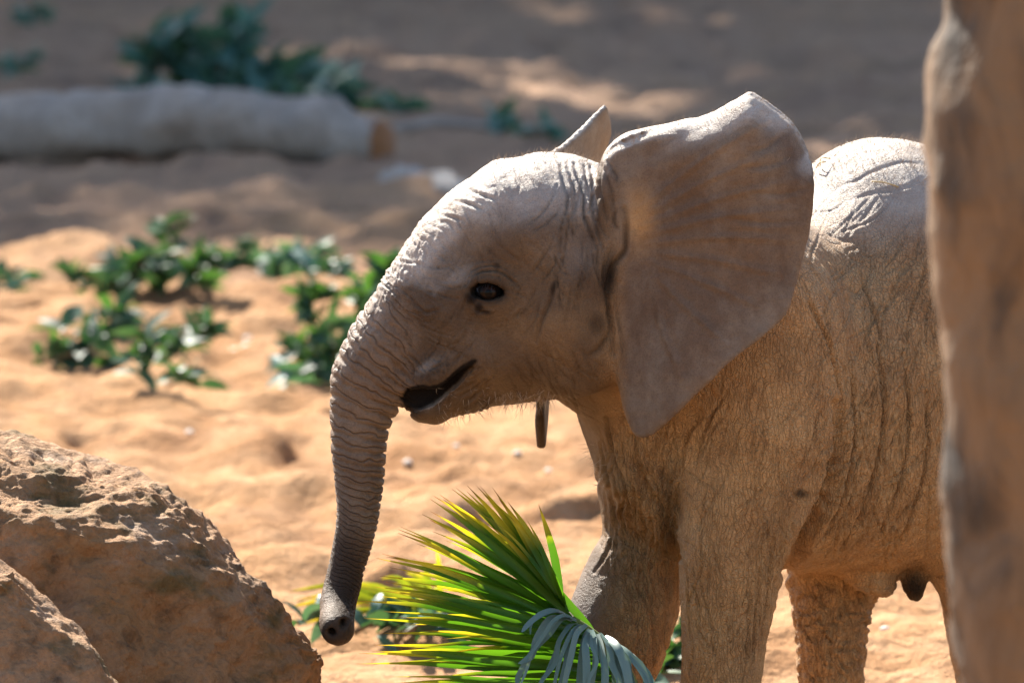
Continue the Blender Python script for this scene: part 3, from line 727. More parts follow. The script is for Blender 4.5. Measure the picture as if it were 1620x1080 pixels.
n3 = k.noise(co, 420, 3, .7); base = k.mix(k.maprange(n3, .48, .68, 0, .55), base, k.mix(1.0, base, (.54, .49, .46), 'MULTIPLY'))
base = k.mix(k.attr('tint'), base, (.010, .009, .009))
SKIN = base
b.inputs['Roughness'].default_value = .60; nt.links.new(k.math('MULTIPLY_ADD', k.attr('tint'), -.23, .25), b.inputs['Specular IOR Level'])
warp = k.add('ShaderNodeVectorMath', operation='ADD'); nz = k.add('ShaderNodeTexNoise'); nz.inputs['Scale'].default_value = 30
wm = k.add('ShaderNodeVectorMath', operation='SCALE'); nt.links.new(nz.outputs['Color'], wm.inputs[0]); wm.inputs['Scale'].default_value = .022
nt.links.new(co, nz.inputs['Vector']); nt.links.new(co, warp.inputs[0]); nt.links.new(wm.outputs[0], warp.inputs[1]); wc = warp.outputs[0]
vA = k.maprange(k.voro(k.mapping(wc, (1, 1, .22)), 165), 0, .11)          # long upright wrinkles
vB = k.maprange(k.voro(wc, 210), 0, .14)                                  # small even cells
vC = k.maprange(k.voro(k.mapping(wc, (.35, .35, 1)), 170), 0, .16)        # cross wrinkles
bm_ = k.attr('body')
h = k.math('ADD', k.math('MULTIPLY', vA, k.math('MULTIPLY_ADD', bm_, .75, .15)), k.math('MULTIPLY', vB, k.math('MULTIPLY_ADD', bm_, .25, .14)))
h = k.math('ADD', h, k.math('MULTIPLY', vC, k.math('MULTIPLY_ADD', bm_, .22, .12)))
h = k.math('MULTIPLY', h, k.math('MULTIPLY_ADD', k.attr('ear'), -.45, 1.0))
rp = k.math('FRACT', k.math('ADD', k.attr('ring'), k.math('MULTIPLY', k.noise(co, 26, 2), .9)))
rg = k.math('ABSOLUTE', k.math('SUBTRACT', rp, .5)); rg = k.maprange(rg, .40, .5, 1, 0)
h = k.math('ADD', h, k.math('MULTIPLY', k.math('MULTIPLY', rg, k.attr('ringmask')), 1.1))
h = k.math('ADD', h, k.math('MULTIPLY', n3, .55))
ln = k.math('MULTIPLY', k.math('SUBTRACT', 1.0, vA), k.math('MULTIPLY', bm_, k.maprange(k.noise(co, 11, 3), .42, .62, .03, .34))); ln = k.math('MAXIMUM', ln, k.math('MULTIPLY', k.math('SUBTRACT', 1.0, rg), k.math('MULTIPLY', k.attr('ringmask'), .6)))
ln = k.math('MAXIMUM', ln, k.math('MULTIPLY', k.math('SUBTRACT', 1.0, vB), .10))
SKIN = k.mix(ln, SKIN, k.mix(1.0, SKIN, (.38, .34, .32), 'MULTIPLY'))       # dried mud plus cavity shade painted into the skin lines
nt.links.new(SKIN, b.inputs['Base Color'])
nt.links.new(k.bump(h, 1.0, .0020), b.inputs['Normal'])
me.materials.append(m)
elephant = link('elephant', me)
tag(elephant, 'young grey brown elephant calf standing with trunk hanging down and ears spread', 'elephant')

# eyes
m, nt, b = newmat('eye'); k = NT(nt)
gr = k.add('ShaderNodeVectorMath', operation='LENGTH'); cs = k.mapping(k.coord('Object'), (1, 0, 1)); nt.links.new(cs, gr.inputs[0])
nt.links.new(k.ramp(k.math('MULTIPLY', gr.outputs['Value'], 40), [(.0, (.004, .003, .003)), (.22, (.004, .003, .003)), (.27, (.022, .010, .005)), (.46, (.012, .006, .004)), (.52, (.006, .005, .005)), (1, (.01, .009, .009))]), b.inputs['Base Color'])
b.inputs['Roughness'].default_value = .05; b.inputs['Specular IOR Level'].default_value = .09
bm = bmesh.new(); bmesh.ops.create_uvsphere(bm, u_segments=32, v_segments=20, radius=.0225)
for f_ in bm.faces: f_.smooth = True
eme = bpy.data.meshes.new('eye'); bm.to_mesh(eme); bm.free(); eme.materials.append(m)
e1_ = link('eye', eme, None, elephant); e1_.location = EYE+np.array([.001, .0105, -.002])
e2_ = link('eye', eme, None, elephant); e2_.location = (EYE[0], 2*HY-EYE[1]-.013, EYE[2])

# --- fine hairs on the crown, ears, back and chin
rs = np.random.RandomState(3)
NV2 = normals(V, eq)
wts = (smooth01(.45, .9, NV2[:, 2])*((px > 770) & (px < 975) & (py < 290) & (V[:, 1] < .1))*1.0 + .8*smooth01(.3, .9, NV2[:, 2])*(earm > .1)*(py < 265) + 1.2*smooth01(.2, .9, NV2[:, 2])*((px > 1285) & (px < 1485) & (py < 300))
       + .7*smooth01(-.3, -.9, NV2[:, 2])*((px > 690) & (px < 880) & (py > 615) & (V[:, 1] < 0) & (V[:, 1] > -.32)) + .15*((px > 905) & (px < 960) & (py > 700) & (py < 985) & (NV2[:, 0] < -.3)))
lash = []
for a_ in np.linspace(-.85, .6, 16):
    lash.append(EYE+np.array([a_*.021, -.016, .013-.009*a_*a_]))
NH = 2600
ids = rs.choice(len(V), NH, p=wts/wts.sum())
hv = []; hf = []
for i, vi in enumerate(ids):
    n = NV2[vi]; base_ = V[vi]-n*.001
    chin = n[2] < -.2
    L_ = rs.uniform(.010, .026) if chin else rs.uniform(.006, .015)
    dr = n+rs.normal(size=3)*.35+np.array([.5, 0, 0])*(1 if not chin else -.1); dr /= np.linalg.norm(dr)
    side = np.cross(dr, [0, 1, 0]); side /= np.linalg.norm(side)+1e-9; wdt = .00028
    bend = rs.normal(size=3)*.3*L_
    p1 = base_+dr*L_*.5+bend*.25; p2 = base_+dr*L_+bend
    o_ = len(hv); hv += [base_-side*wdt, base_+side*wdt, p1-side*wdt*.8, p1+side*wdt*.8, p2]
    hf += [(o_, o_+1, o_+3), (o_, o_+3, o_+2), (o_+2, o_+3, o_+4)]
m, nt, b = newmat('hair'); b.inputs['Base Color'].default_value = (.34, .25, .17, 1); b.inputs['Roughness'].default_value = .5
hair = link('hair', mesh_np('hair', hv, hf), m, elephant); hair['kind'] = 'stuff'
lv = []; lf = []
for p_ in lash:
    dr = np.array([-.55+.3*rs.normal(), -.6, -.35+.2*rs.normal()]); dr /= np.linalg.norm(dr); L_ = rs.uniform(.008, .013)
    p1 = p_+dr*L_*.5+np.array([0, 0, -.001]); p2 = p_+dr*L_+np.array([0, 0, -.004]); o_ = len(lv); sd_ = np.array([.0004, 0, .0003])
    lv += [p_-sd_, p_+sd_, p1-sd_*.8, p1+sd_*.8, p2]; lf += [(o_, o_+1, o_+3), (o_, o_+3, o_+2), (o_+2, o_+3, o_+4)]
m, nt, b = newmat('eyelash'); b.inputs['Base Color'].default_value = (.012, .009, .008, 1); b.inputs['Roughness'].default_value = .6
link('eyelashes', mesh_np('eyelashes', lv, lf), m, elephant)['kind'] = 'stuff'

# ------------------------------------------------------------------ fallen log
M_log = bark_material('log_bark', (.27, .225, .19), (.36, .305, .26), (.19, .155, .125), 1.6, .02)
LY = G(300, 262)[1]
lp = []
for x, yt, yb in [(-420, 160, 262), (-200, 156, 260), (0, 151, 256), (120, 149, 258), (220, 142, 249), (300, 136, 243), (360, 138, 244), (430, 148, 254), (500, 158, 266), (560, 178, 274), (600, 187, 268)]:
    lp.append((*P(x, (yt+yb)/2, LY+(x-300)*-.0008), S((yb-yt)/2, LY)))
lp = catmull(lp, 5)
log = empty('fallen_log', (lp[0, 0], LY, 0)); tag(log, 'long weathered grey fallen log lying on the shaded sand', 'log')
lo_ = np.array(log.location)
link('bark', tube_mesh(lp[:, :3]-lo_, lp[:, 3], 24, .028, 2), M_log, log)
m, nt, b = newmat('cut_wood'); k = NT(nt); co = k.coord('Object')
wv = k.add('ShaderNodeTexWave', wave_type='RINGS', rings_direction='X'); wv.inputs['Scale'].default_value = 18; wv.inputs['Distortion'].default_value = 3; nt.links.new(co, wv.inputs['Vector'])
nt.links.new(k.mix(wv.outputs['Fac'], (.30, .13, .05), (.20, .085, .035)), b.inputs['Base Color']); b.inputs['Roughness'].default_value = .9
e = lp[-1]; dirx = lp[-1, :3]-lp[-4, :3]; dirx /= np.linalg.norm(dirx)
ce = tube_mesh(np.array([e[:3]-dirx*.02, e[:3]+dirx*.006, e[:3]+dirx*.03])-lo_, [e[3]*.99, e[3]*.97, e[3]*.80], 24, .01, 5)
link('cut_end', ce, m, log)
# pale broken bough and thin stick by its end
a_ = GP(605, 296); b_ = GP(735, 304)
pth = catmull([a_+[0, 0, .04], (a_+b_)/2+[0, 0, .04], b_+[0, 0, .02]], 6)
M_pale = bark_material('bleached_wood', (.30, .275, .25), (.40, .37, .34), (.22, .19, .17), 3, .02)
tag(link('broken_bough', tube_mesh(pth, np.interp(np.linspace(0, 1, len(pth)), [0, .3, .55, .8, 1], [.02, .045, .03, .042, .012]), 14, .03, 8), M_pale), 'short pale broken bough lying past the cut end of the log', 'bough')
a_ = GP(615, 222); b_ = GP(770, 224)
pth = catmull([a_+[0, 0, .03], (a_+b_)/2+[0, 0, .045], b_+[0, 0, .02]], 5)
tag(link('stick', tube_mesh(pth, np.linspace(.022, .012, len(pth)), 8, .004, 3), M_log), 'thin grey stick on the sand behind the log end', 'stick')

# ------------------------------------------------------------------ cut eucalyptus boughs scattered on the sand
def leaf_mesh(name, L, W, bend, fold, n=5):
    vs = []; fs = []
    for i in range(n+1):
        t = i/n; w = W*math.sin(math.pi*min(1, t*.94+.05))**.75*(1-.25*t); x = L*t; z = -bend*L*t*t
        vs += [(x, -w, z+fold*w), (x, 0, z), (x, w, z+fold*w)]
        if i: o_ = 3*i; fs += [(o_-3, o_-2, o_+1, o_), (o_-2, o_-1, o_+2, o_+1)]
    return mesh_np(name, vs, fs)
M_euc = leaf_material('eucalyptus_leaf', (.020, .062, .040), (.055, .115, .072), .52, .30)
M_eucg = leaf_material('eucalyptus_leaf_fresh', (.025, .076, .026), (.060, .135, .045), .52, .40)
M_euclog = leaf_material('eucalyptus_leaf_bluish', (.045, .115, .095), (.085, .175, .15), .42, .28)
M_twig = bark_material('twig', (.16, .10, .055), (.22, .15, .08), (.10, .06, .035), 8, .004)
LEAF = {}
for mm_, key in ((M_euc, 'a'), (M_eucg, 'g'), (M_euclog, 'b')):
    LEAF[key] = []
    for v_ in range(3):
        lm = leaf_mesh('leaf', .085, .0165+.004*v_, .25+.12*v_, .25); lm.materials.append(mm_); LEAF[key].append(lm)
def leaf_obj(parent, pos, d, roll, scale, me_):
    d = Vector(d).normalized(); qt = d.to_track_quat('X', 'Z'); o = bpy.data.objects.new('leaf', me_); COL.objects.link(o); o.parent = parent
    o.rotation_mode = 'QUATERNION'; o.rotation_quaternion = qt @ Matrix.Rotation(roll, 3, 'X').to_quaternion()
    o.location = Vector(pos)-parent.location; o.scale = (scale,)*3
def bough(stems, n, seed, label, mats='aab', lscale=1.0, name='eucalyptus_bough'):
    n = int(n*1.6); lscale *= .8
    """stems: lists of (px, py, height px above the sand) at a common ground row"""
    rs = np.random.RandomState(seed); root = None
    paths = []
    for st in stems:
        gpx, gpy = st[0][0], st[0][1]
        base = GP(gpx, gpy); Yb = base[1]
        pts = []
        for (x, y, *rest) in st:
            dy = rest[0] if rest else 0
            p = P(x, y, Yb+dy); p[2] = max(p[2], gh(p[0], p[1])+.008); pts.append(p)
        paths.append(catmull(pts, 6))
    root = empty(name, tuple(paths[0][0])); tag(root, label, 'cut bough')
    lo = np.array(root.location)
    tot = sum(len(p) for p in paths)
    for p in paths:
        link('stem', tube_mesh(p-lo, np.linspace(.006, .002, len(p)), 6), M_twig, root)
        k_ = max(3, int(n*len(p)/tot))
        for j in range(k_):
            t = rs.uniform(.05, 1)*(len(p)-1); i = int(min(t, len(p)-2)); q = p[i]+(p[i+1]-p[i])*(t-i)
            tg = p[min(i+1, len(p)-1)]-p[max(i-1, 0)]; tg = tg/(np.linalg.norm(tg)+1e-9)
            d = tg*.5+rs.normal(size=3)*np.array([.8, .8, .55])+np.array([0, 0, .25]); d /= np.linalg.norm(d)
            sc = lscale*rs.uniform(.65, 1.2)
            end = q+d*.085*sc; gnd = gh(end[0], end[1])+.006
            if end[2] < gnd: d[2] += (gnd-end[2])/(.085*sc); d /= np.linalg.norm(d)
            q2 = q+rs.normal(size=3)*.008; q2[2] = max(q2[2], gh(q2[0], q2[1])+.004)
            leaf_obj(root, q2, d, rs.uniform(-1.2, 1.2), sc, LEAF[mats[rs.randint(len(mats))]][rs.randint(3)])
    return root
# row along the edge of the shade
bough([[(120, 460), (190, 428), (260, 400), (262, 362)], [(150, 462), (200, 440), (235, 405)], [(330, 456), (290, 425), (240, 430), (180, 420)], [(300, 462), (310, 430), (325, 412)], [(115, 452), (112, 432)]], 120, 1,
      'leafy green eucalyptus bough with one upright sprig at the edge of the shade', 'aaagg', 1.15)
bough([[(330, 430), (350, 405), (375, 398)], [(370, 438), (400, 412), (420, 410)], [(345, 436), (380, 420), (440, 430)]], 48, 2, 'dark low eucalyptus bough lying beside the upright sprig', 'aab', 1.1)
bough([[(440, 445), (470, 415), (500, 400)], [(450, 448), (500, 430), (540, 428)], [(545, 446), (510, 420), (470, 412)], [(430, 446), (445, 425), (452, 415)]], 66, 3, 'bluish eucalyptus bough lying between the sprig and the trunk of the calf', 'abb', 1.1)
bough([[(480, 600), (500, 560), (490, 490), (500, 465)], [(540, 600), (560, 540), (590, 470), (625, 412)], [(500, 606), (530, 560), (520, 500)], [(600, 570), (590, 500), (560, 450)], [(490, 590), (470, 545)], [(560, 560), (600, 450), (640, 420)]], 150, 4,
      'large bright green eucalyptus bough standing right behind the trunk of the calf', 'aagg', 1.1)
bough([[(50, 580), (110, 560), (150, 545), (180, 500), (185, 492)], [(80, 588), (120, 560), (98, 520)], [(180, 592), (215, 560), (240, 555), (300, 545), (330, 515)], [(130, 590), (170, 560), (150, 530)], [(220, 595), (228, 560), (226, 525)], [(200, 592), (260, 570), (285, 545)]], 120, 5,
      'spreading eucalyptus bough with glossy leaves alone on the sunlit sand', 'aaag', 1.15)
bough([[(265, 612), (285, 598), (300, 590)], [(310, 612), (300, 600), (285, 592)]], 16, 6, 'small leafy twig fallen in front of the spreading bough', 'ag', 1.0)
bough([[(430, 640), (450, 625), (470, 630)], [(470, 642), (450, 632)]], 9, 7, 'single bluish leaf clump left of the calf trunk on bare sand', 'b', 1.2)
bough([[(-30, 468), (10, 452), (40, 462)], [(0, 470), (12, 448)]], 14, 8, 'sparse pale leafy twig with few leaves near the log side of the yard', 'ab', 1.0)
# behind the log, deep in shade
bough([[(225, 165), (240, 100), (290, 35)], [(260, 165), (300, 90), (350, 45)], [(330, 168), (360, 90), (400, 50)], [(380, 168), (420, 110), (500, 105)], [(300, 165), (280, 110), (230, 75)], [(400, 170), (470, 130), (540, 125)], [(450, 175), (520, 150), (550, 160)], [(340, 165), (330, 100), (320, 60)]], 200, 9,
      'big dark bluish eucalyptus bough heaped behind the fallen log', 'b', 2.0)
bough([[(560, 180), (600, 170), (640, 175)], [(590, 184), (620, 172)]], 16, 10, 'thin dark leafy twig lying beyond the end of the log', 'b', 1.5)
bough([[(20, 42), (40, 25), (60, 20)], [(55, 42), (40, 28)]], 14, 11, 'lone small leaf clump on the farthest shaded sand', 'b', 1.5)
bough([[(-10, 115), (20, 102), (36, 98)], [(36, 116), (20, 104)]], 14, 12, 'small leaf clump on the shaded sand directly behind the log', 'b', 1.5)
bough([[(772, 213), (788, 195), (800, 190)], [(800, 213), (785, 200)]], 14, 13, 'small leaf clump on shaded sand above the forehead of the calf', 'b', 1.4)
bough([[(820, 232), (850, 212), (870, 208)], [(870, 232), (840, 215)]], 16, 14, 'small leaf clump beside the raised far ear of the calf', 'b', 1.3)
bough([[(1035, 1075), (1050, 1040), (1068, 1015)], [(1060, 1085), (1060, 1050), (1055, 1030)], [(1075, 1075), (1068, 1050)], [(1030, 1095), (1040, 1060)]], 44, 15, 'low green leafy bough on the sand between the front legs of the calf', 'agg', .9)
bough([[(560, 1000), (590, 985), (620, 978)], [(640, 1004), (670, 985), (700, 980)], [(600, 1006), (640, 990), (660, 970)], [(470, 985), (500, 975), (520, 980)]], 46, 16, 'pale eucalyptus litter under the yellow palm frond behind the trunk tip', 'ab', .9)

# ------------------------------------------------------------------ palm fronds
def palm_tip(k, c):
    t = k.attr('along'); w = k.attr('age')
    c = k.mix(k.maprange(k.math('ADD', t, k.math('MULTIPLY', w, .45)), .72, .98), c, (.50, .40, .03))
    return k.mix(k.maprange(k.math('ADD', t, k.math('MULTIPLY', w, .12)), .90, .99), c, (.16, .065, .025))
M_palm = leaf_material('palm_leaflet', (.032, .105, .009), (.075, .19, .013), .42, .55, palm_tip)
M_palmy = leaf_material('palm_leaflet_yellow', (.10, .17, .012), (.22, .235, .018), .45, .5, palm_tip)
M_dry = leaf_material('palm_leaflet_dry', (.065, .125, .112), (.17, .245, .22), .40, .16)
M_stalk = bark_material('palm_stalk', (.10, .14, .03), (.15, .16, .05), (.08, .08, .03), 6, .002)
def leaflet(parent, path, width, mat, face, fold=.35, age=0.0, name='leaflet', prof=((0, .35), (.12, .8), (.4, 1), (.65, .75), (.82, .35), (.92, .10), (1, .02))):
    path = np.asarray(path, float); n = len(path); lo = np.array(parent.location)
    tan = np.gradient(path, axis=0); tan /= np.linalg.norm(tan, axis=1)[:, None]
    f_ = np.asarray(face, float); vs = []; fs = []; al = []
    pt, pw = zip(*prof)
    for i in range(n):
        t = i/(n-1); s_ = np.cross(tan[i], f_); s_ /= np.linalg.norm(s_)+1e-9; nn_ = np.cross(s_, tan[i]); w = width*np.interp(t, pt, pw)
        vs += [path[i]-s_*w+nn_*fold*w-lo, path[i]-lo, path[i]+s_*w+nn_*fold*w-lo]; al += [t]*3
        if i: o_ = 3*i; fs += [(o_-3, o_-2, o_+1, o_), (o_-2, o_-1, o_+2, o_+1)]
    me_ = mesh_np(name, vs, fs); me_.materials.append(mat)
    a_ = me_.attributes.new('along', 'FLOAT', 'POINT'); a_.data.foreach_set('value', np.array(al, np.float32))
    a_ = me_.attributes.new('age', 'FLOAT', 'POINT'); a_.data.foreach_set('value', np.full(len(al), age, np.float32))
    o = bpy.data.objects.new(name, me_); COL.objects.link(o); o.parent = parent
    return o
rs = np.random.RandomState(21)
PY = -.34
foot = P(1012, 1350, PY); foot[2] = gh(foot[0], foot[1])-.02
frond = empty('palm_frond', tuple(foot)); tag(frond, 'green and yellow fan palm frond with limp pale leaflets held before the calf', 'palm frond')
lo = np.array(frond.location)
costa = catmull([foot, P(1020, 1230, PY), P(1015, 1140, PY), P(985, 1060, PY), P(945, 1010, PY), P(905, 978, PY)], 6)
link('stalk', tube_mesh(costa-lo, np.interp(np.linspace(0, 1, len(costa)), [0, .6, 1], [.016, .013, .005]), 8), M_stalk, frond)
tips = catmull([(800, 786), (776, 781), (752, 771), (734, 773), (712, 774), (690, 788), (668, 815), (648, 838), (628, 872), (613, 903), (609, 925), (606, 944), (612, 962), (599, 981), (594, 1002), (597, 1030), (590, 1052), (606, 1075), (625, 1110), (655, 1150), (700, 1190)], 6)
orig = catmull([(893, 955), (900, 972), (915, 990), (935, 1005), (955, 1030), (975, 1060), (990, 1095), (1000, 1125)], 6)
NL = 88
for i in range(NL):
    u = (i+rs.uniform(-.3, .3))/(NL-1); u = min(max(u, 0), 1)
    tp_ = tips[int(u*(len(tips)-1))]+rs.normal(size=2)*np.array([14, 9]); og = orig[int(u**1.2*(len(orig)-1))]
    short = rs.rand() < .25
    if short: tp_ = og+(tp_-og)*rs.uniform(.70, .9)
    dY = rs.uniform(-.12, .12); tY = PY+dY+rs.normal()*.03
    p0 = P(*og, PY+rs.uniform(-.015, .015)); p3 = P(*tp_, tY)
    mid = (p0+p3)/2+np.array([0, dY*.4, S(rs.uniform(4, 16), PY)*(1 if u < .75 else .6)])
    path = catmull([p0, p0*.45+mid*.55+np.array([0, dY*.3, .004]), mid, p3*.5+mid*.5+np.array([0, 0, .004]), p3], 3)
    wpx = rs.uniform(5.5, 8.5)*(.8 if short else 1)
    age = float(np.clip(rs.normal(.04+.38*math.exp(-(u/.25)**2), .16), 0, 1))
    leaflet(frond, path, S(wpx, PY), M_palm, (rs.normal()*.45, -1, .25+rs.normal()*.5), rs.uniform(.3, 1.0), age)
for (x0, y0, x1, y1, xm, ym, w_) in [(888, 945, 852, 797, 874, 870, 7), (880, 950, 853, 873, 864, 905, 4.5), (890, 958, 768, 782, 838, 860, 8), (940, 1000, 738, 806, 850, 905, 8)]:
    leaflet(frond, catmull([P(x0, y0, PY+.02), P(xm, ym, PY+.03), P(x1, y1, PY+.02)], 6), S(w_, PY), M_palm, (.2, -1, .3), .35, .35)
dry = [[(902, 974), (880, 965), (858, 970), (838, 985), (826, 999)], [(912, 980), (893, 973), (875, 982), (855, 1012), (838, 1035), (820, 1049)], [(915, 986), (898, 990), (885, 1015), (870, 1050), (856, 1085), (850, 1120)], [(928, 988), (912, 1002), (902, 1040), (893, 1080), (885, 1130)],
       [(938, 998), (940, 1015), (941, 1045), (936, 1085), (930, 1140)], [(950, 1000), (960, 1018), (968, 1050), (970, 1085), (966, 1150)], [(957, 1006), (975, 1022), (988, 1050), (995, 1085), (998, 1150)], [(966, 1014), (988, 1028), (1008, 1050), (1024, 1076), (1036, 1120), (1040, 1170)],
       [(978, 1025), (998, 1038), (1018, 1060), (1032, 1085), (1040, 1130)], [(905, 978), (886, 976), (866, 1000), (845, 1025), (832, 1062), (822, 1085)], [(920, 988), (906, 998), (890, 1030), (878, 1075), (870, 1130)], [(946, 1003), (950, 1030), (953, 1060), (950, 1110), (944, 1160)],
       [(972, 1020), (985, 1040), (1000, 1070), (1008, 1110), (1010, 1160)], [(933, 995), (925, 1015), (920, 1050), (916, 1090), (912, 1140)], [(962, 1010), (970, 1035), (980, 1065), (984, 1110), (984, 1160)], [(985, 1030), (1004, 1046), (1022, 1072), (1034, 1105), (1044, 1160)]]
dry = dry+[[(x+rs.uniform(-9, 9)*(j+.3)/len(p_)*2, y+rs.uniform(-3, 6)) for j, (x, y) in enumerate(p_)] for p_ in dry for _ in (0,)]
for i, pts in enumerate(dry):
    n = len(pts); yy = PY-.05-.09*np.linspace(0, 1, n)**.6-rs.uniform(0, .02)
    pts3 = [P(x, y, yy[j]) for j, (x, y) in enumerate(pts)]
    leaflet(frond, catmull(pts3, 4), S(rs.uniform(2.2, 7.5), PY), M_dry, (rs.normal()*.5, -.8, .6), rs.uniform(.05, .4), 0, 'dry_leaflet', ((0, .5), (.15, .9), (.5, 1), (.85, .8), (1, .25)))['label'] = 'limp pale grey green leaflet'
# second frond lying on the sand behind the trunk tip
f0 = GP(700, 1000)
fr2 = empty('palm_frond', tuple(f0)); tag(fr2, 'yellow green palm frond lying flat on sand behind the trunk tip', 'palm frond')
lo = np.array(fr2.location)
st = [f0+[0.10, .0, .02], f0+[0, 0, .04], P(650, 975, f0[1])]
link('stalk', tube_mesh(catmull(st, 5)-lo, np.linspace(.012, .006, 11), 7), M_stalk, fr2)
for (x, y) in [(455, 935), (462, 950), (448, 962), (470, 972), (500, 930), (520, 950), (690, 868), (672, 886), (640, 905), (600, 915), (585, 935), (560, 948), (575, 960), (610, 940), (655, 905), (545, 930), (540, 965), (620, 925), (480, 945), (700, 900), (560, 985), (470, 990), (640, 960), (600, 970), (690, 930)]:
    yb = f0[1]+rs.uniform(-.15, .15); a_ = P(690+rs.uniform(-30, 10), 985+rs.uniform(-15, 10), yb); c_ = P(x, y, yb+rs.uniform(-.1, .1)); md = (a_+c_)/2+np.array([0, 0, .03])
    for p_ in (a_, md, c_): p_[2] = max(p_[2], gh(p_[0], p_[1])+.01)
    leaflet(fr2, catmull([a_, md, c_], 5), S(rs.uniform(6, 9), 2), M_palmy, (rs.normal()*.4, -1, .6), .4, rs.uniform(0, .5))

# ------------------------------------------------------------------ rocks
def inflate_rock(name, outline, Y, ctrl, rmax, hg, seed, label, mat, amps=(.022, .010, .005), feats=()):
    pl = catmull(outline, 4, closed=True); p3 = np.array([P(x, y, Y) for x, y in pl]); poly = p3[:, [0, 2]]
    wmax = max(c_[2] for c_ in ctrl)*1e-3*1.1
    lo = np.array([poly[:, 0].min()-.06, Y-wmax-.06, poly[:, 1].min()-.06]); hi = np.array([poly[:, 0].max()+.06, Y+wmax+.06, poly[:, 1].max()+.06])
    n = np.ceil((hi-lo)/hg).astype(int); ax = [lo[i]+hg*np.arange(n[i]) for i in range(3)]
    QX, QZ = np.meshgrid(ax[0], ax[2], indexing='ij')
    d, _, _ = seg_dist2(QX, QZ, np.vstack([poly, poly[:1]])); d = np.where(inside_poly(QX, QZ, poly), d, -d)
    ds = blur2(d, 4); w = smooth01(.015, .06, d); d = d*(1-w)+ds*w
    num = 0; den = 0
    for cx, cy, cw in ctrl:
        c_ = P(cx, cy, Y); g = 1/((QX-c_[0])**2+(QZ-c_[2])**2+.003)**2; num = num+g*S(cw, Y); den = den+g
    W = num/den; R = np.minimum(W, rmax); e1 = np.maximum(0, 1-d/R)
    f = (np.sqrt(e1[:, None, :]**2+((ax[1][None, :, None]-Y)/W[:, None, :])**2)-1)*R[:, None, :]
    g = openvdb.FloatGrid(.1); g.copyFromArray(f.astype(np.float32)); v, q = g.convertToQuads(isovalue=0.0)
    v = v*hg+lo; q = np.asarray(q); v, q = subdivide(v, q); nn = normals(v, q)
    # broken planes: pull each point back onto the nearest of a set of cutting planes, then grain
    rr = np.random.RandomState(seed); cen = v.mean(0); facet = np.zeros(len(v))
    for _ in range(46):
        dn = rr.normal(size=3)*np.array([1, 1, .8]); dn /= np.linalg.norm(dn); pr_ = (v-cen)@dn; cut = pr_.max()*rr.uniform(.80, .97)
        facet = np.minimum(facet, np.where(nn@dn > .2, -(pr_-cut).clip(0)/np.maximum(nn@dn, .35), 0))
    facet = np.maximum(facet, -.045)+.016
    p = v+seed*3.7; wp = p+.05*np.stack([perlin(p*5), perlin(p*5+9), perlin(p*5+19)], 1)
    disp = amps[0]*fbm(p*4, 3)+facet
    rid = 1-np.abs(fbm(p*16, 4)); disp += amps[1]*(rid-.6)*.8*smooth01(-.1, .4, perlin(p*5+50)+.1)+amps[2]*1.6*fbm(p*np.array([30, 30, 46]), 5)
    pit = perlin(p*np.array([26, 26, 44])+5); disp -= .005*smooth01(.5, .7, pit)
    qx, qy = project(v)
    for fx, fy, frx, fry, fd in feats:
        disp += fd*np.exp(-((qx-fx)/frx)**2-((qy-fy)/fry)**2)*(nn[:, 1] < .2)
    v = v+nn*disp[:, None]
    o = link(name, mesh_np(name, v, q), mat); tag(o, label, 'rock'); return o
m, nt, b = newmat('rock'); k = NT(nt); co = k.coord('Object')
n1 = k.noise(co, 4.5, 6, .6); n2 = k.noise(co, 19, 6, .65); n3 = k.noise(co, 110, 5, .7)
c = k.mix(k.maprange(n1, .36, .64), (.36, .185, .075), (.42, .245, .13)); c = k.mix(k.maprange(n2, .52, .7, 0, .8), c, (.11, .066, .036))
c = k.mix(k.maprange(k.noise(k.mapping(co, (1, 1, 1.6)), 7.5, 5, .6), .54, .68, 0, .75), c, (.11, .085, .028))
c = k.mix(k.maprange(k.noise(co, 9, 6, .7, .4), .56, .70, 0, .7), c, (.44, .32, .23))
c = k.mix(k.maprange(n3, .35, .65, 0, .55), c, k.mix(1.0, c, (.55, .52, .5), 'MULTIPLY'))
nt.links.new(c, b.inputs['Base Color']); b.inputs['Roughness'].default_value = .82; b.inputs['Specular IOR Level'].default_value = .25
h = k.math('ADD', k.math('MULTIPLY', n2, 1.0), k.math('MULTIPLY', n3, .5)); nt.links.new(k.bump(h, 1.0, .02), b.inputs['Normal'])
inflate_rock('boulder', [(-260, 720), (-120, 690), (0, 682), (40, 686), (90, 697), (130, 708), (200, 742), (262, 762), (318, 786), (352, 812), (376, 838), (410, 868), (430, 900), (470, 940), (502, 976), (534, 1006), (546, 1035), (540, 1075), (530, 1150), (505, 1280), (480, 1400), (100, 1420), (-200, 1400), (-330, 1200), (-320, 900)],
             -.12, [(0, 800, 300), (150, 760, 240), (250, 820, 230), (330, 880, 200), (430, 1000, 150), (490, 1050, 110), (100, 1000, 330), (300, 1100, 260), (-150, 900, 300), (0, 1300, 330), (400, 1300, 220)], .30, .009, 1,
             'large rugged brown boulder with sunlit flat top left of the trunk tip', m,
             feats=[(140, 885, 18, 9, -.02), (80, 930, 40, 40, -.03), (240, 985, 60, 40, -.018), (250, 880, 70, 60, .012), (400, 1050, 30, 30, -.02), (120, 760, 40, 20, -.025)])
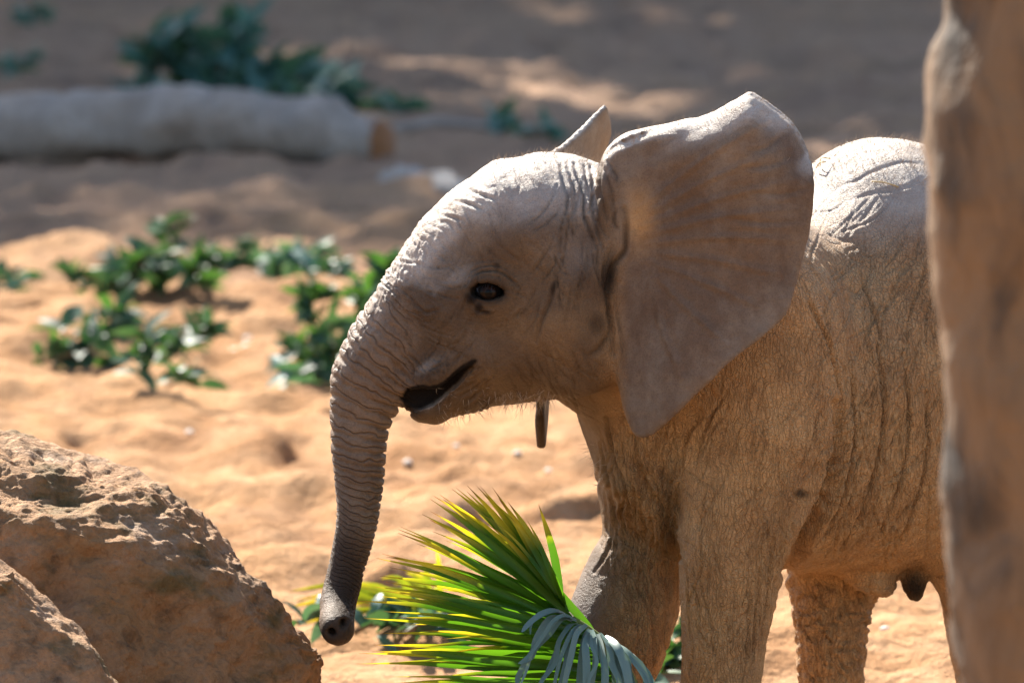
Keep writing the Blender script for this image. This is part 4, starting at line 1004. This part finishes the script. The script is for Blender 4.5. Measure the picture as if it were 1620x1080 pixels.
inflate_rock('boulder', [(-300, 900), (-150, 872), (-40, 866), (30, 874), (60, 900), (95, 948), (130, 990), (165, 1030), (200, 1066), (232, 1110), (250, 1200), (250, 1400), (100, 1460), (-200, 1440), (-360, 1300), (-360, 1050)],
             -.62, [(0, 920, 110), (80, 1000, 110), (150, 1060, 100), (0, 1100, 180), (100, 1250, 170), (-200, 1000, 160), (-100, 1300, 200)], .16, .008, 2,
             'smooth tan boulder leaning in front of the rugged one', m, (.016, .007, .0035))

# ------------------------------------------------------------------ dead tree standing close to the viewer
TY = -4.0
m, nt, b = newmat('dead_bark'); k = NT(nt); co = k.coord('Object')
n1 = k.noise(k.mapping(co, (1, 1, .45)), 9, 5, .55, .6); n2 = k.noise(k.mapping(co, (1, 1, .5)), 30, 5, .65)
c = k.mix(k.maprange(n1, .47, .66), (.19, .112, .054), (.03, .021, .014)); c = k.mix(k.maprange(n2, .5, .7, 0, .6), c, (.12, .075, .040))
nt.links.new(c, b.inputs['Base Color']); b.inputs['Roughness'].default_value = .85
nt.links.new(k.bump(k.math('ADD', n1, k.math('MULTIPLY', n2, .4)), .9, .03), b.inputs['Normal'])
edge = catmull([(1475, -900), (1478, -500), (1480, -200), (1478, 0), (1468, 80), (1465, 150), (1474, 240), (1484, 300), (1480, 420), (1487, 520), (1494, 600), (1492, 700), (1496, 800), (1504, 900), (1510, 1000), (1520, 1080), (1525, 1300), (1500, 1700), (1470, 2100), (1440, 2700)], 5)
R0 = .17
ee = np.pad(edge, ((7, 7), (0, 0)), mode='edge'); edge = np.stack([np.convolve(ee[:, 0], np.ones(15)/15, 'valid'), edge[:, 1]], 1)
tp = []; tr = []
for x, y in edge:
    e = P(x, y, TY); r_ = R0*(1+.06*math.sin(y*.006))*min(1, .62+.38*(y+900)/500)
    if e[2] < gh(e[0], TY)-.1: break
    tp.append((e[0]+r_, TY, e[2])); tr.append(r_)
dt_ = empty('dead_tree', (tp[-1][0], TY, gh(tp[-1][0], TY))); tag(dt_, 'bare pale brown dead tree trunk standing before the rump of the calf', 'tree')
lo = np.array(dt_.location)
link('trunk', tube_mesh(np.array(tp)-lo, tr, 48, .022, 4), m, dt_)
tb = np.array(tp[0])
for dx, dy, dz, r_ in ((.5, .25, 1.0, .075), (-.25, -.35, .9, .065), (.08, -.05, 1.3, .085)):
    q = catmull([tb-[0, 0, .35], tb+np.array([dx*.35, dy*.35, dz*.3]), tb+np.array([dx, dy, dz])], 6)
    link('limb', tube_mesh(q-lo, np.linspace(r_*1.25, r_*.35, len(q)), 14, .01, 6), m, dt_)

# ------------------------------------------------------------------ pebbles, straw
m, nt, b = newmat('pale_pebble'); b.inputs['Base Color'].default_value = (.62, .56, .48, 1); b.inputs['Roughness'].default_value = .6
def pebble(x, y, r, seed, label):
    bm = bmesh.new(); bmesh.ops.create_icosphere(bm, subdivisions=2, radius=r)
    for v in bm.verts:
        n = perlin(np.array([v.co[:]])/r*.8+seed*5)[0]; v.co *= 1+.3*n; v.co.z *= .6
    for f_ in bm.faces: f_.smooth = True
    me_ = bpy.data.meshes.new('pebble'); bm.to_mesh(me_); bm.free()
    o = link('pebble', me_, m); p = GP(x, y); o.location = (p[0], p[1], p[2]+r*.35); tag(o, label, 'pebble', 'pale pebbles on the sunlit sand')
for i, (x, y, r) in enumerate([(645, 749, .011), (818, 745, .010), (370, 552, .014), (388, 538, .012), (935, 690, .012), (392, 568, .012), (300, 705, .010), (722, 735, .008), (868, 760, .009), (470, 500, .010), (585, 720, .008), (1300, 985, .008), (1400, 1010, .009)]):
    pebble(x, y, r, i, 'small pale pebble lying on bare sunlit sand')
m, nt, b = newmat('straw'); b.inputs['Base Color'].default_value = (.46, .33, .14, 1); b.inputs['Roughness'].default_value = .6
def on_calf(x, y):
    s_ = np.where((np.abs(px-x) < 5) & (np.abs(py-y) < 5))[0]
    if len(s_) == 0: s_ = np.argsort((px-x)**2+(py-y)**2)[:3]
    i = s_[np.argmin(V[s_, 1])]; return V[i], NV[i]
def straw(chains, label):
    vs = []
    bm = bmesh.new()
    for pts in chains:
        q = []
        for j, (x, y, lift) in enumerate(pts):
            v, n = on_calf(x, y); q.append(v+n*(.0015+lift))
        tm = tube_mesh(catmull(q, 4), np.full((len(q)-1)*4+1, .0011), 5); bm.from_mesh(tm); bpy.data.meshes.remove(tm)
    me_ = bpy.data.meshes.new('straw'); bm.to_mesh(me_); bm.free()
    tag(link('straw', me_, m), label, 'straw', 'straw on the back of the calf')
straw([[(1376, 284, 0), (1390, 286, .003), (1404, 288, .002), (1418, 291, 0)]], 'long yellow straw lying across the back of the calf')
straw([[(1292, 266, .004), (1300, 262, .010), (1308, 258, .006)], [(1296, 262, .002), (1302, 258, .012), (1312, 252, .004)]], 'small tuft of curled straw on the calf back next to the ear')
